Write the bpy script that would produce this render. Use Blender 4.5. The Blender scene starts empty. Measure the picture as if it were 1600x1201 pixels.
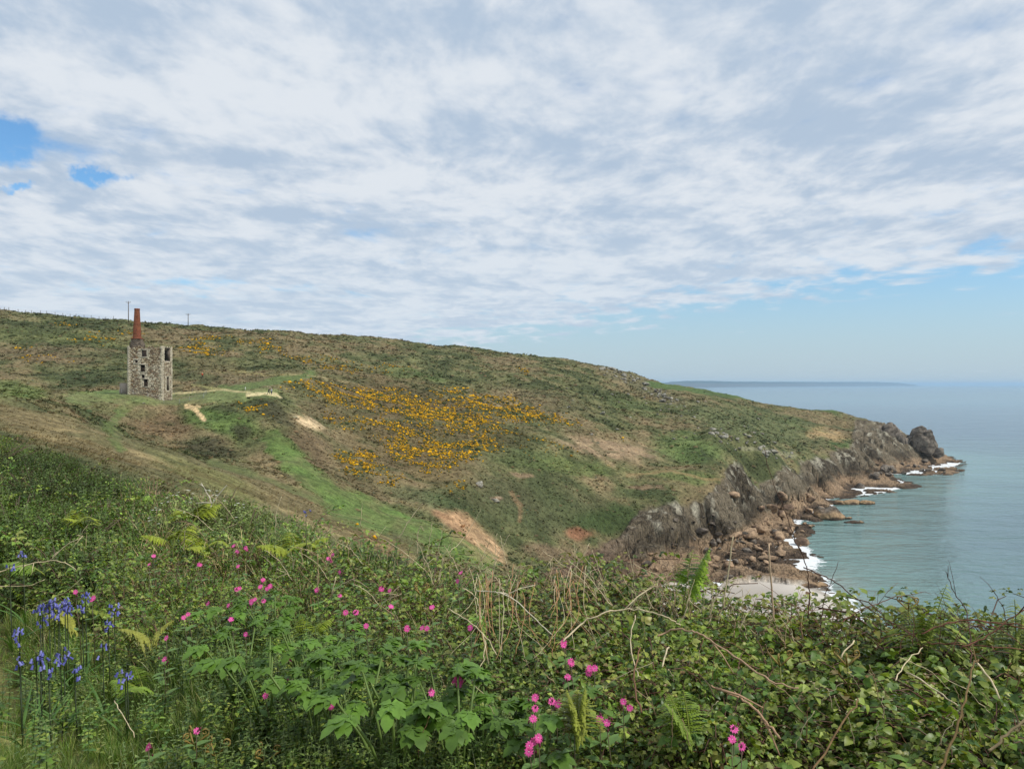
import bpy, math, random
import numpy as np
from mathutils import Vector, Matrix

rng = np.random.default_rng(7)
random.seed(7)
sc = bpy.context.scene
COL = sc.collection

# ------------------------------------------------------------------ camera, world, sun, exposure
EYE = 46.0            # metres above the sea
F = 1155.0            # focal length in photo pixels (1600 wide)
cam = bpy.data.cameras.new('camera')
cam.sensor_width = 36.0
cam.lens = 36.0 * F / 1600.0
cam.clip_start = 0.05
cam.clip_end = 120000.0
camo = bpy.data.objects.new('camera', cam)
COL.objects.link(camo)
camo.location = (0, 0, EYE)
camo.rotation_euler = (math.radians(90.0), 0, 0)
sc.camera = camo

SUN_EL, SUN_AZ = 48.0, 112.0        # azimuth measured clockwise from +Y (the view direction)
sun = bpy.data.lights.new('sun', 'SUN')
sun.energy = 2.9
sun.angle = math.radians(5.0)
sun.color = (1.0, 0.95, 0.87)
suno = bpy.data.objects.new('sun', sun)
COL.objects.link(suno)
_e, _a = math.radians(SUN_EL), math.radians(SUN_AZ)
sdir = Vector((math.sin(_a) * math.cos(_e), math.cos(_a) * math.cos(_e), math.sin(_e)))
suno.rotation_euler = sdir.to_track_quat('Z', 'Y').to_euler()
suno.location = (0, 0, 200)

sc.view_settings.view_transform = 'Standard'
sc.view_settings.look = 'None'
sc.view_settings.gamma = 1.0
sc.view_settings.use_curve_mapping = False
sc.view_settings.exposure = 0.12
sc.render.engine = 'CYCLES'
sc.cycles.use_denoising = True
sc.cycles.max_bounces = 6
sc.cycles.diffuse_bounces = 3
sc.cycles.glossy_bounces = 2
sc.cycles.transmission_bounces = 3
sc.cycles.volume_bounces = 2
sc.cycles.transparent_max_bounces = 8
sc.cycles.caustics_reflective = False
sc.cycles.caustics_refractive = False


class NT:
    """small helper to write node trees"""
    def __init__(self, tree):
        self.t = tree
        for n in list(tree.nodes):
            tree.nodes.remove(n)

    def n(self, typ, **kw):
        nd = self.t.nodes.new(typ)
        for k, v in kw.items():
            setattr(nd, k, v)
        return nd

    def put(self, sock, v):
        if hasattr(v, 'is_output'):
            self.t.links.new(v, sock)
        elif isinstance(v, (tuple, list)) and len(v) == 3 and sock.type == 'RGBA':
            sock.default_value = (*v, 1)
        else:
            sock.default_value = v

    def m(self, op, a, b=0.0, c=0.0, clamp=False):
        nd = self.n('ShaderNodeMath', operation=op, use_clamp=clamp)
        self.put(nd.inputs[0], a)
        self.put(nd.inputs[1], b)
        self.put(nd.inputs[2], c)
        return nd.outputs[0]

    def step(self, x, lo, hi, a=0.0, b=1.0):
        nd = self.n('ShaderNodeMapRange', interpolation_type='SMOOTHSTEP')
        self.put(nd.inputs[0], x)
        nd.inputs[1].default_value = lo
        nd.inputs[2].default_value = hi
        nd.inputs[3].default_value = a
        nd.inputs[4].default_value = b
        return nd.outputs[0]

    def mix(self, f, a, b, blend='MIX'):
        nd = self.n('ShaderNodeMix', data_type='RGBA', blend_type=blend)
        self.put(nd.inputs['Factor'], f)
        self.put(nd.inputs[6], a)
        self.put(nd.inputs[7], b)
        return nd.outputs[2]

    def noise(self, vec, scale, detail=4, rough=0.55, dist=0.0, out=0, lac=2.0):
        nd = self.n('ShaderNodeTexNoise')
        if vec is not None:
            self.put(nd.inputs['Vector'], vec)
        nd.inputs['Scale'].default_value = scale
        nd.inputs['Detail'].default_value = detail
        nd.inputs['Roughness'].default_value = rough
        nd.inputs['Lacunarity'].default_value = lac
        nd.inputs['Distortion'].default_value = dist
        return nd.outputs[out]

    def mapping(self, vec, scale=(1, 1, 1), rot=(0, 0, 0), loc=(0, 0, 0)):
        nd = self.n('ShaderNodeMapping')
        self.put(nd.inputs['Vector'], vec)
        nd.inputs['Scale'].default_value = scale
        nd.inputs['Rotation'].default_value = rot
        nd.inputs['Location'].default_value = loc
        return nd.outputs[0]


def build_world():
    w = bpy.data.worlds.new('World')
    sc.world = w
    w.use_nodes = True
    t = NT(w.node_tree)
    tc = t.n('ShaderNodeTexCoord').outputs['Generated']
    sky = t.n('ShaderNodeTexSky', sky_type='NISHITA')
    sky.sun_disc = False
    sky.sun_elevation = math.radians(SUN_EL)
    sky.sun_rotation = math.radians(SUN_AZ)
    sky.altitude = 40
    sky.air_density = 1.0
    sky.dust_density = 0.6
    sky.ozone_density = 1.5
    blue = t.mix(1.0, sky.outputs[0], (0.82, 1.2, 1.42), 'MULTIPLY')
    sep = t.n('ShaderNodeSeparateXYZ')
    t.put(sep.inputs[0], tc)
    dx, dy, dz = sep.outputs
    zz = t.m('MAXIMUM', dz, 0.0)
    den = t.m('ADD', zz, 0.09)
    px = t.m('DIVIDE', dx, den)
    py = t.m('DIVIDE', dy, den)
    cmb = t.n('ShaderNodeCombineXYZ')
    t.put(cmb.inputs[0], px)
    t.put(cmb.inputs[1], py)
    cmb.inputs[2].default_value = 0.0
    pl = cmb.outputs[0]
    # altocumulus sheet: rolls across the view with soft clumps on them
    warp = t.noise(pl, 0.9, 3, 0.5, out=1)
    wv = t.n('ShaderNodeVectorMath', operation='MULTIPLY_ADD')
    t.put(wv.inputs[0], warp)
    wv.inputs[1].default_value = (0.4, 0.3, 0.0)
    t.put(wv.inputs[2], pl)
    wp = wv.outputs[0]
    big = t.noise(t.mapping(wp, (0.9, 1.25, 1), (0, 0, math.radians(-14)), (3.1, 1.7, 0)), 1.1, 3, 0.5)
    clump = t.noise(t.mapping(wp, (1.2, 0.85, 1), (0, 0, math.radians(-12)), (7, 3, 0)), 4.2, 4, 0.5, 0.0)
    fine = t.noise(t.mapping(wp, (0.8, 1.3, 1), (0, 0, math.radians(-10))), 12.0, 6, 0.6)
    dens = t.m('ADD', t.m('MULTIPLY', big, 0.50), t.m('MULTIPLY', clump, 0.58))
    dens = t.m('ADD', dens, t.m('MULTIPLY', fine, 0.14))
    # azimuth ratio and elevation ratio of the direction (bearing of the clear strip over the sea)
    az = t.m('DIVIDE', dx, t.m('MAXIMUM', dy, 0.05))
    el = t.m('DIVIDE', dz, t.m('MAXIMUM', dy, 0.05))
    edge = t.m('ADD', 0.055, t.m('MULTIPLY', t.m('ADD', az, 0.05), 0.155))   # underside of the cloud sheet
    edge = t.m('MAXIMUM', t.m('MINIMUM', edge, 0.17), 0.035)
    above = t.m('SUBTRACT', el, edge)
    above = t.m('ADD', above, t.m('MULTIPLY', t.m('SUBTRACT', clump, 0.5), 0.06))
    cov_edge = t.step(above, -0.035, 0.05, -0.42, 0.0)

    az_h = t.m('ADD', az, t.m('MULTIPLY', t.m('SUBTRACT', t.noise(tc, 14, 5, 0.65), 0.5), 0.16))
    el_h = t.m('ADD', el, t.m('MULTIPLY', t.m('SUBTRACT', t.noise(t.mapping(tc, (1, 1, 1), (0, 0, 0), (3, 1, 2)), 18, 5, 0.65), 0.5), 0.075))

    def hole(ca, ce, ra, re, amt):
        a = t.m('DIVIDE', t.m('SUBTRACT', az_h, ca), ra)
        b = t.m('DIVIDE', t.m('SUBTRACT', el_h, ce), re)
        r = t.m('ADD', t.m('MULTIPLY', a, a), t.m('MULTIPLY', b, b))
        g = t.m('POWER', 2.718, t.m('MULTIPLY', r, -1.0))
        return t.m('MULTIPLY', g, amt)
    holes = t.m('ADD', hole(-0.70, 0.335, 0.065, 0.03, -0.5), hole(-0.555, 0.288, 0.022, 0.010, -0.36))
    holes = t.m('ADD', holes, hole(-0.66, 0.295, 0.035, 0.014, -0.25))
    holes = t.m('ADD', holes, hole(-0.68, 0.262, 0.035, 0.006, -0.36))
    holes = t.m('ADD', holes, hole(-0.42, 0.14, 0.12, 0.012, -0.20))
    holes = t.m('ADD', holes, hole(0.28, 0.166, 0.04, 0.006, -0.15))
    holes = t.m('ADD', holes, hole(0.60, 0.06, 0.5, 0.05, -0.05))
    d2 = t.m('ADD', t.m('ADD', dens, cov_edge), holes)
    cov = t.step(d2, 0.25, 0.56)
    # brightness of the cloud: thick parts are greyer, clump tops white
    shade_n = t.noise(t.mapping(wp, (0.8, 1.0, 1), (0, 0, math.radians(-12)), (1.3, 9.2, 0)), 1.7, 3, 0.5, 0.1)
    wisp = t.noise(t.mapping(wp, (1.2, 0.85, 1), (0, 0, math.radians(-12)), (7.03, 2.96, 0)), 4.4, 8, 0.58, 0.0)
    puff = t.noise(t.mapping(wp, (1.25, 0.8, 1), (0, 0, math.radians(8)), (2.2, 4.1, 0)), 11.0, 6, 0.6)
    s = t.m('ADD', t.m('ADD', t.m('MULTIPLY', shade_n, 0.44), t.m('MULTIPLY', wisp, 0.40)), t.m('MULTIPLY', puff, 0.16))
    s = t.step(s, 0.40, 0.585)
    dark = (4.15, 5.15, 6.45)
    lite = (6.9, 7.35, 7.9)
    cc = t.mix(s, dark, lite)
    lo = t.step(el, 0.02, 0.30, 0.45, 0.0)
    cc = t.mix(lo, cc, (5.7, 6.75, 7.8))
    # pale band at the horizon
    hz = t.step(zz, 0.0, 0.20, 0.85, 0.0)
    blue = t.mix(hz, blue, (4.6, 5.5, 6.3))
    col = t.mix(cov, blue, cc)
    bg = t.n('ShaderNodeBackground')
    t.put(bg.inputs[0], col)
    bg.inputs[1].default_value = 0.1
    out = t.n('ShaderNodeOutputWorld')
    t.put(out.inputs[0], bg.outputs[0])


build_world()


# ------------------------------------------------------------------ helpers
def C(r, g, b, k=1.0):
    def f(c):
        c /= 255.0
        return (c / 12.92 if c <= 0.04045 else ((c + 0.055) / 1.055) ** 2.4) * k
    return np.array([f(r), f(g), f(b)])


def P(u, v, d):
    return Vector(((u - 800) / F * d, d, EYE - (v - 600) / F * d))


def smooth(x, a, b):
    t = np.clip((x - a) / (b - a), 0, 1)
    return t * t * (3 - 2 * t)


def _hash(ix, iy, seed):
    h = (ix.astype(np.int64) * 374761393 + iy.astype(np.int64) * 668265263 + seed * 1442695041) & 0xFFFFFFFF
    h = ((h ^ (h >> 13)) * 1274126177) & 0xFFFFFFFF
    h = (h ^ (h >> 16)) & 0xFFFFFFFF
    return h / 4294967295.0


def vnoise(x, y, seed=0):
    ix, iy = np.floor(x), np.floor(y)
    fx, fy = x - ix, y - iy
    sx, sy = fx * fx * (3 - 2 * fx), fy * fy * (3 - 2 * fy)
    a = _hash(ix, iy, seed); b = _hash(ix + 1, iy, seed)
    c = _hash(ix, iy + 1, seed); d = _hash(ix + 1, iy + 1, seed)
    return (a * (1 - sx) + b * sx) * (1 - sy) + (c * (1 - sx) + d * sx) * sy


def fbm(x, y, scale, octv=4, seed=0, gain=0.5):
    x = np.asarray(x, float) / scale; y = np.asarray(y, float) / scale
    s = 0.0; a = 1.0; n = 0.0
    for o in range(octv):
        s = s + a * (vnoise(x, y, seed + o * 17) - 0.5)
        n += a; a *= gain
        x, y = (x * 0.8 - y * 0.6) * 2.03 + 5.1, (x * 0.6 + y * 0.8) * 2.03 + 1.7
    return s / n * 2.0


def worley(x, y, scale, seed=0):
    """returns F1, F2, random value of the nearest cell, offset to the cell centre"""
    x = x / scale; y = y / scale
    ix, iy = np.floor(x), np.floor(y)
    f1 = np.full(x.shape, 9.0); f2 = np.full(x.shape, 9.0)
    rv = np.zeros(x.shape); ox = np.zeros(x.shape); oy = np.zeros(x.shape)
    for dx in (-1, 0, 1):
        for dy in (-1, 0, 1):
            cx, cy = ix + dx, iy + dy
            qx = cx + _hash(cx, cy, seed); qy = cy + _hash(cx, cy, seed + 71)
            dd = np.hypot(qx - x, qy - y)
            near = dd < f1
            f2 = np.where(near, f1, np.minimum(f2, dd))
            rv = np.where(near, _hash(cx, cy, seed + 133), rv)
            ox = np.where(near, x - qx, ox); oy = np.where(near, y - qy, oy)
            f1 = np.where(near, dd, f1)
    return f1, f2, rv, ox, oy


def make_mesh(name, V, Fa, Cc=None, smooth_shade=False, attrs=None):
    """V (n,3), Fa (m,3|4) int, Cc (n,3) linear colour"""
    me = bpy.data.meshes.new(name)
    V = np.ascontiguousarray(V, dtype=np.float32); Fa = np.ascontiguousarray(Fa, dtype=np.int32)
    k = Fa.shape[1]
    me.vertices.add(len(V)); me.vertices.foreach_set('co', V.ravel())
    me.loops.add(Fa.size); me.loops.foreach_set('vertex_index', Fa.ravel())
    me.polygons.add(len(Fa))
    me.polygons.foreach_set('loop_start', np.arange(0, Fa.size, k, dtype=np.int32))
    me.polygons.foreach_set('loop_total', np.full(len(Fa), k, dtype=np.int32))
    if smooth_shade:
        me.polygons.foreach_set('use_smooth', np.ones(len(Fa), dtype=bool))
    me.update(calc_edges=True)
    if Cc is not None:
        a = me.attributes.new('Col', 'FLOAT_COLOR', 'POINT')
        c4 = np.ones((len(V), 4), dtype=np.float32); c4[:, :3] = np.clip(Cc, 0, 1)
        a.data.foreach_set('color', c4.ravel())
    for nm, arr in (attrs or {}).items():
        a = me.attributes.new(nm, 'FLOAT', 'POINT')
        a.data.foreach_set('value', np.ascontiguousarray(arr, dtype=np.float32))
    return me


def tag(o, label=None, cat=None, group=None, kind=None):
    if label: o['label'] = label
    if cat: o['category'] = cat
    if group: o['group'] = group
    if kind: o['kind'] = kind
    return o


def link(name, me, mat=None, parent=None, loc=None):
    o = bpy.data.objects.new(name, me)
    COL.objects.link(o)
    if mat is not None and me is not None and not me.materials:
        me.materials.append(mat)
    if parent is not None: o.parent = parent
    if loc is not None: o.location = loc
    return o


def empty(name, loc, rz=0.0, **kw):
    o = bpy.data.objects.new(name, None)
    COL.objects.link(o)
    o.location = loc; o.rotation_euler = (0, 0, rz)
    o.empty_display_size = 0.1
    return tag(o, **kw)


def copy_tree(o, parent=None):
    c = o.copy(); COL.objects.link(c)
    if parent is not None:
        c.parent = parent
    for ch in o.children:
        copy_tree(ch, c)
    return c


def instance_cloud(name, protos, idx, loc, rz, scl, tilt, taz, tint, mat, label, soft=False):
    """one mass of growth: every plant prototype placed many times by geometry nodes"""
    pc = bpy.data.collections.new(name + '_kinds')
    for i, (V, Fa, Cc) in enumerate(protos):
        me = make_mesh('%s_kind' % name, V, Fa, Cc, smooth_shade=soft); me.materials.append(mat)
        o = bpy.data.objects.new('k%03d' % i, me); pc.objects.link(o)
    n = len(loc)
    scl = np.asarray(scl, float)
    if scl.ndim == 1: scl = np.repeat(scl[:, None], 3, 1)
    if tilt is None: tilt = np.zeros(n); taz = np.zeros(n)
    c, s_ = np.cos(rz), np.sin(rz)
    ct, st = np.cos(tilt), np.sin(tilt); ax, ay = np.cos(taz), np.sin(taz)
    T = np.zeros((n, 3, 3))
    T[:, 0, 0] = ct + ax * ax * (1 - ct); T[:, 0, 1] = ax * ay * (1 - ct); T[:, 0, 2] = ay * st
    T[:, 1, 0] = ax * ay * (1 - ct); T[:, 1, 1] = ct + ay * ay * (1 - ct); T[:, 1, 2] = -ax * st
    T[:, 2, 0] = -ay * st; T[:, 2, 1] = ax * st; T[:, 2, 2] = ct
    Z = np.zeros((n, 3, 3)); Z[:, 0, 0] = c; Z[:, 0, 1] = -s_; Z[:, 1, 0] = s_; Z[:, 1, 1] = c; Z[:, 2, 2] = 1
    R = T @ Z
    eu = np.stack([np.arctan2(R[:, 2, 1], R[:, 2, 2]), -np.arcsin(np.clip(R[:, 2, 0], -1, 1)), np.arctan2(R[:, 1, 0], R[:, 0, 0])], 1)
    me = bpy.data.meshes.new(name)
    me.vertices.add(n); me.vertices.foreach_set('co', np.ascontiguousarray(loc, dtype=np.float32).ravel())
    for nm, arr in (('rot', eu), ('siz', scl), ('tint', np.broadcast_to(tint, (n, 3)))):
        a = me.attributes.new(nm, 'FLOAT_VECTOR', 'POINT'); a.data.foreach_set('vector', np.ascontiguousarray(arr, dtype=np.float32).ravel())
    a = me.attributes.new('pick', 'INT', 'POINT'); a.data.foreach_set('value', np.ascontiguousarray(idx, dtype=np.int32))
    o = link(name, me)
    ng = bpy.data.node_groups.new(name, 'GeometryNodeTree')
    ng.interface.new_socket('Geometry', in_out='INPUT', socket_type='NodeSocketGeometry')
    ng.interface.new_socket('Geometry', in_out='OUTPUT', socket_type='NodeSocketGeometry')
    N, L = ng.nodes, ng.links
    gi, go = N.new('NodeGroupInput'), N.new('NodeGroupOutput')
    ci = N.new('GeometryNodeCollectionInfo'); ci.inputs['Collection'].default_value = pc
    ci.inputs['Separate Children'].default_value = True; ci.inputs['Reset Children'].default_value = True
    ip = N.new('GeometryNodeInstanceOnPoints'); ip.inputs['Pick Instance'].default_value = True

    def att(nm, ty):
        a_ = N.new('GeometryNodeInputNamedAttribute'); a_.data_type = ty; a_.inputs['Name'].default_value = nm
        return next(q for q in a_.outputs if q.enabled and q.name == 'Attribute')
    er = N.new('FunctionNodeEulerToRotation')
    L.new(gi.outputs[0], ip.inputs['Points']); L.new(ci.outputs[0], ip.inputs['Instance'])
    L.new(att('rot', 'FLOAT_VECTOR'), er.inputs[0]); L.new(er.outputs[0], ip.inputs['Rotation'])
    L.new(att('siz', 'FLOAT_VECTOR'), ip.inputs['Scale']); L.new(att('pick', 'INT'), ip.inputs['Instance Index'])
    L.new(ip.outputs[0], go.inputs[0])
    md = o.modifiers.new('plants', 'NODES'); md.node_group = ng
    return tag(o, label, kind='stuff')


# ------------------------------------------------------------------ materials
def new_mat(name):
    m = bpy.data.materials.new(name); m.use_nodes = True
    return m, NT(m.node_tree)


def mat_ground():
    m, t = new_mat('hillside_turf')
    pos = t.n('ShaderNodeNewGeometry').outputs['Position']
    col = t.n('ShaderNodeAttribute', attribute_name='Col').outputs['Color']
    rock = t.n('ShaderNodeAttribute', attribute_name='rock').outputs['Fac']
    rock0 = rock
    n1 = t.noise(pos, 0.9, 6, 0.65)
    n2 = t.noise(pos, 4.0, 5, 0.65)
    f1 = t.step(n1, 0.3, 0.7, 0.62, 1.36)
    f2 = t.step(n2, 0.3, 0.7, 0.7, 1.3)
    k = t.m('MULTIPLY', f1, f2)
    k = t.m('ADD', t.m('MULTIPLY', t.m('SUBTRACT', k, 1.0), t.step(rock, -1.0, -0.1)), 1.0)
    c = t.mix(1.0, col, t.n_comb(k), 'MULTIPLY')
    rock = t.m('MAXIMUM', rock, 0.0)
    # rock: jointing and lichen
    v = t.n('ShaderNodeTexVoronoi', feature='DISTANCE_TO_EDGE')
    t.put(v.inputs['Vector'], t.mapping(t.warp(pos, 0.5, 1.2), (1, 1, 0.45)))
    v.inputs['Scale'].default_value = 0.42
    v2 = t.n('ShaderNodeTexVoronoi', feature='DISTANCE_TO_EDGE')
    t.put(v2.inputs['Vector'], t.mapping(t.warp(pos, 1.1, 0.9), (1.2, 1.2, 0.6), (0.3, 0.2, 0.4))); v2.inputs['Scale'].default_value = 1.1
    crack = t.m('MULTIPLY', t.step(v.outputs[0], 0.0, 0.06, 0.5, 1.0), t.step(v2.outputs[0], 0.0, 0.07, 0.68, 1.0))
    nr = t.noise(t.mapping(pos, (1.3, 1.3, 0.28)), 1.6, 8, 0.72)
    rk = t.m('MULTIPLY', crack, t.step(nr, 0.3, 0.68, 0.42, 1.45))
    rc = t.mix(1.0, col, t.n_comb(rk), 'MULTIPLY')
    c = t.mix(rock, c, rc)
    b = t.n('ShaderNodeBsdfPrincipled')
    t.put(b.inputs['Base Color'], c)
    b.inputs['Roughness'].default_value = 0.95
    b.inputs['Specular IOR Level'].default_value = 0.12
    bu = t.n('ShaderNodeBump'); bu.inputs['Strength'].default_value = 0.9; bu.inputs['Distance'].default_value = 0.5
    h = t.m('MULTIPLY', t.m('ADD', t.m('MULTIPLY', n1, 0.7), t.m('MULTIPLY', n2, 0.35)), t.step(rock0, -1.0, -0.1, 0.06, 1.0))
    h = t.m('ADD', h, t.m('MULTIPLY', rock, t.m('ADD', t.m('MULTIPLY', crack, 0.6), t.m('MULTIPLY', nr, 1.2))))
    t.put(bu.inputs['Height'], h)
    t.put(b.inputs['Normal'], bu.outputs[0])
    o = t.n('ShaderNodeOutputMaterial'); t.put(o.inputs[0], b.outputs[0])
    return m


def _n_comb(self, k):
    nd = self.n('ShaderNodeCombineXYZ')
    for i in range(3): self.put(nd.inputs[i], k)
    return nd.outputs[0]


def _warp(self, vec, scale, amt):
    nz = self.noise(vec, scale, 3, 0.5, out=1)
    s = self.n('ShaderNodeVectorMath', operation='SUBTRACT'); self.put(s.inputs[0], nz); s.inputs[1].default_value = (0.5, 0.5, 0.5)
    w = self.n('ShaderNodeVectorMath', operation='MULTIPLY_ADD')
    self.put(w.inputs[0], s.outputs[0]); w.inputs[1].default_value = (amt, amt, amt); self.put(w.inputs[2], vec)
    return w.outputs[0]


NT.n_comb = _n_comb
NT.warp = _warp


def mat_col(name, rough=0.8, spec=0.3, var=0.25, nscale=3.0, bump=0.0, translucent=0.0, bscale=20.0, inst=False):
    """material that takes its base colour from the mesh's own colours, with fine procedural variation"""
    m, t = new_mat(name)
    pos = t.n('ShaderNodeNewGeometry').outputs['Position']
    col = t.n('ShaderNodeAttribute', attribute_name='Col').outputs['Color']
    if inst:      # each copy carries its own tint
        col = t.mix(1.0, col, t.n('ShaderNodeAttribute', attribute_name='tint', attribute_type='INSTANCER').outputs['Vector'], 'MULTIPLY')
    n1 = t.noise(pos, nscale, 4, 0.6)
    c = t.mix(1.0, col, t.n_comb(t.step(n1, 0.3, 0.7, 1 - var, 1 + var)), 'MULTIPLY')
    b = t.n('ShaderNodeBsdfPrincipled')
    t.put(b.inputs['Base Color'], c)
    b.inputs['Roughness'].default_value = rough
    b.inputs['Specular IOR Level'].default_value = spec
    if bump:
        bu = t.n('ShaderNodeBump'); bu.inputs['Strength'].default_value = bump; bu.inputs['Distance'].default_value = 1.0 / bscale
        t.put(bu.inputs['Height'], t.noise(pos, bscale, 5, 0.65)); t.put(b.inputs['Normal'], bu.outputs[0])
    sh = b.outputs[0]
    if translucent:
        tr = t.n('ShaderNodeBsdfTranslucent')
        t.put(tr.inputs[0], t.mix(1.0, c, (1.25, 1.3, 0.6), 'MULTIPLY'))
        mx = t.n('ShaderNodeMixShader'); mx.inputs[0].default_value = translucent
        t.put(mx.inputs[1], sh); t.put(mx.inputs[2], tr.outputs[0]); sh = mx.outputs[0]
    o = t.n('ShaderNodeOutputMaterial'); t.put(o.inputs[0], sh)
    return m


def mat_flat(name, col, rough=0.8, spec=0.3, var=0.2, nscale=4.0, bump=0.15, bscale=20.0, metallic=0.0):
    m, t = new_mat(name)
    pos = t.n('ShaderNodeNewGeometry').outputs['Position']
    n1 = t.noise(pos, nscale, 5, 0.6)
    c = t.mix(1.0, tuple(col), t.n_comb(t.step(n1, 0.3, 0.7, 1 - var, 1 + var)), 'MULTIPLY')
    b = t.n('ShaderNodeBsdfPrincipled')
    t.put(b.inputs['Base Color'], c)
    b.inputs['Roughness'].default_value = rough
    b.inputs['Specular IOR Level'].default_value = spec
    b.inputs['Metallic'].default_value = metallic
    bu = t.n('ShaderNodeBump'); bu.inputs['Strength'].default_value = bump; bu.inputs['Distance'].default_value = 1.0 / bscale
    t.put(bu.inputs['Height'], t.noise(pos, bscale, 5, 0.65)); t.put(b.inputs['Normal'], bu.outputs[0])
    o = t.n('ShaderNodeOutputMaterial'); t.put(o.inputs[0], b.outputs[0])
    return m


def mat_sea():
    m, t = new_mat('sea_water')
    pos = t.n('ShaderNodeNewGeometry').outputs['Position']
    sh = t.n('ShaderNodeAttribute', attribute_name='shore').outputs['Fac']      # metres off the shoreline
    surf = t.n('ShaderNodeAttribute', attribute_name='surf').outputs['Fac']     # width of the broken water
    deep, mid, shal = (0.060, 0.102, 0.138), (0.085, 0.145, 0.155), (0.14, 0.245, 0.225)
    big = t.noise(t.mapping(pos, (1, 2.2, 1)), 0.02, 4, 0.6)
    s2 = t.m('ADD', sh, t.m('MULTIPLY', t.m('SUBTRACT', big, 0.5), 60.0))
    c = t.mix(t.step(s2, 60, 260), mid, deep)
    c = t.mix(t.step(s2, 2, 70), shal, c)
    sand = t.m('MULTIPLY', t.step(sh, 2, 16, 1.0, 0.0), t.step(surf, 4, 9))
    c = t.mix(t.m('MULTIPLY', sand, 0.8), c, (0.42, 0.40, 0.35))
    # foam
    fn = t.noise(t.warp(pos, 0.25, 3.0), 0.42, 6, 0.68)
    fn2 = t.noise(pos, 1.7, 4, 0.7)
    fq = t.m('ADD', t.m('MULTIPLY', fn, 0.7), t.m('MULTIPLY', fn2, 0.3))
    rel = t.m('DIVIDE', sh, t.m('MAXIMUM', surf, 0.3))
    thr = t.m('ADD', 0.26, t.m('MULTIPLY', rel, 0.34))
    fo = t.step(t.m('SUBTRACT', fq, thr), -0.02, 0.07)
    fo = t.m('MULTIPLY', fo, t.step(rel, 1.0, 1.6, 1.0, 0.0))
    c = t.mix(fo, c, (0.78, 0.80, 0.80))
    b = t.n('ShaderNodeBsdfPrincipled')
    t.put(b.inputs['Base Color'], c)
    sy = t.n('ShaderNodeSeparateXYZ'); t.put(sy.inputs[0], pos)
    t.put(b.inputs['Roughness'], t.m('ADD', t.step(fo, 0, 1, 0.0, 0.65), t.step(sy.outputs[1], 300, 3000, 0.07, 0.10)))
    b.inputs['IOR'].default_value = 1.333
    b.inputs['Specular IOR Level'].default_value = 0.5
    w1 = t.noise(t.mapping(pos, (0.5, 1.0, 1), (0, 0, math.radians(14))), 0.5, 5, 0.62, 0.4)
    w2 = t.noise(t.mapping(pos, (0.45, 1.0, 1), (0, 0, math.radians(-8))), 0.11, 4, 0.55, 0.5)
    w3 = t.noise(t.mapping(pos, (0.35, 1.0, 1), (0, 0, math.radians(5))), 0.035, 3, 0.5, 0.3)
    h = t.m('ADD', t.m('ADD', t.m('MULTIPLY', w1, 0.7), t.m('MULTIPLY', w2, 2.4)), t.m('MULTIPLY', w3, 3.0))
    bu = t.n('ShaderNodeBump'); bu.inputs['Distance'].default_value = 0.8
    t.put(bu.inputs['Strength'], t.step(sy.outputs[1], 300, 2500, 1.0, 0.10))
    t.put(bu.inputs['Height'], h); t.put(b.inputs['Normal'], bu.outputs[0])
    o = t.n('ShaderNodeOutputMaterial'); t.put(o.inputs[0], b.outputs[0])
    return m


M = {}
M['ground'] = mat_ground()
M['clump'] = mat_col('heath_bushes', 0.95, 0.08, 0.25, 2.0)
M['rock'] = mat_col('granite_rock', 0.9, 0.2, 0.35, 1.3, 0.9, bscale=2.2)
M['leaf'] = mat_col('green_leaves', 0.5, 0.35, 0.16, 25.0, translucent=0.22)
M['dry'] = mat_col('dry_stalks', 0.85, 0.2, 0.25, 30.0, bump=0.3, bscale=200.0)
M['petal'] = mat_col('flower_petals', 0.6, 0.2, 0.12, 60.0, translucent=0.25)
M['stone'] = mat_col('granite_masonry', 0.95, 0.15, 0.25, 5.0, 0.6, bscale=14.0)
M['sea'] = mat_sea()
M['leaf_i'] = mat_col('green_leaves_varied', 0.42, 0.4, 0.16, 25.0, translucent=0.25, inst=True)
M['dry_i'] = mat_col('dry_stalks_varied', 0.85, 0.2, 0.25, 30.0, inst=True)
M['clump_i'] = mat_col('heath_bushes_varied', 0.95, 0.08, 0.22, 2.0, inst=True)

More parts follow.
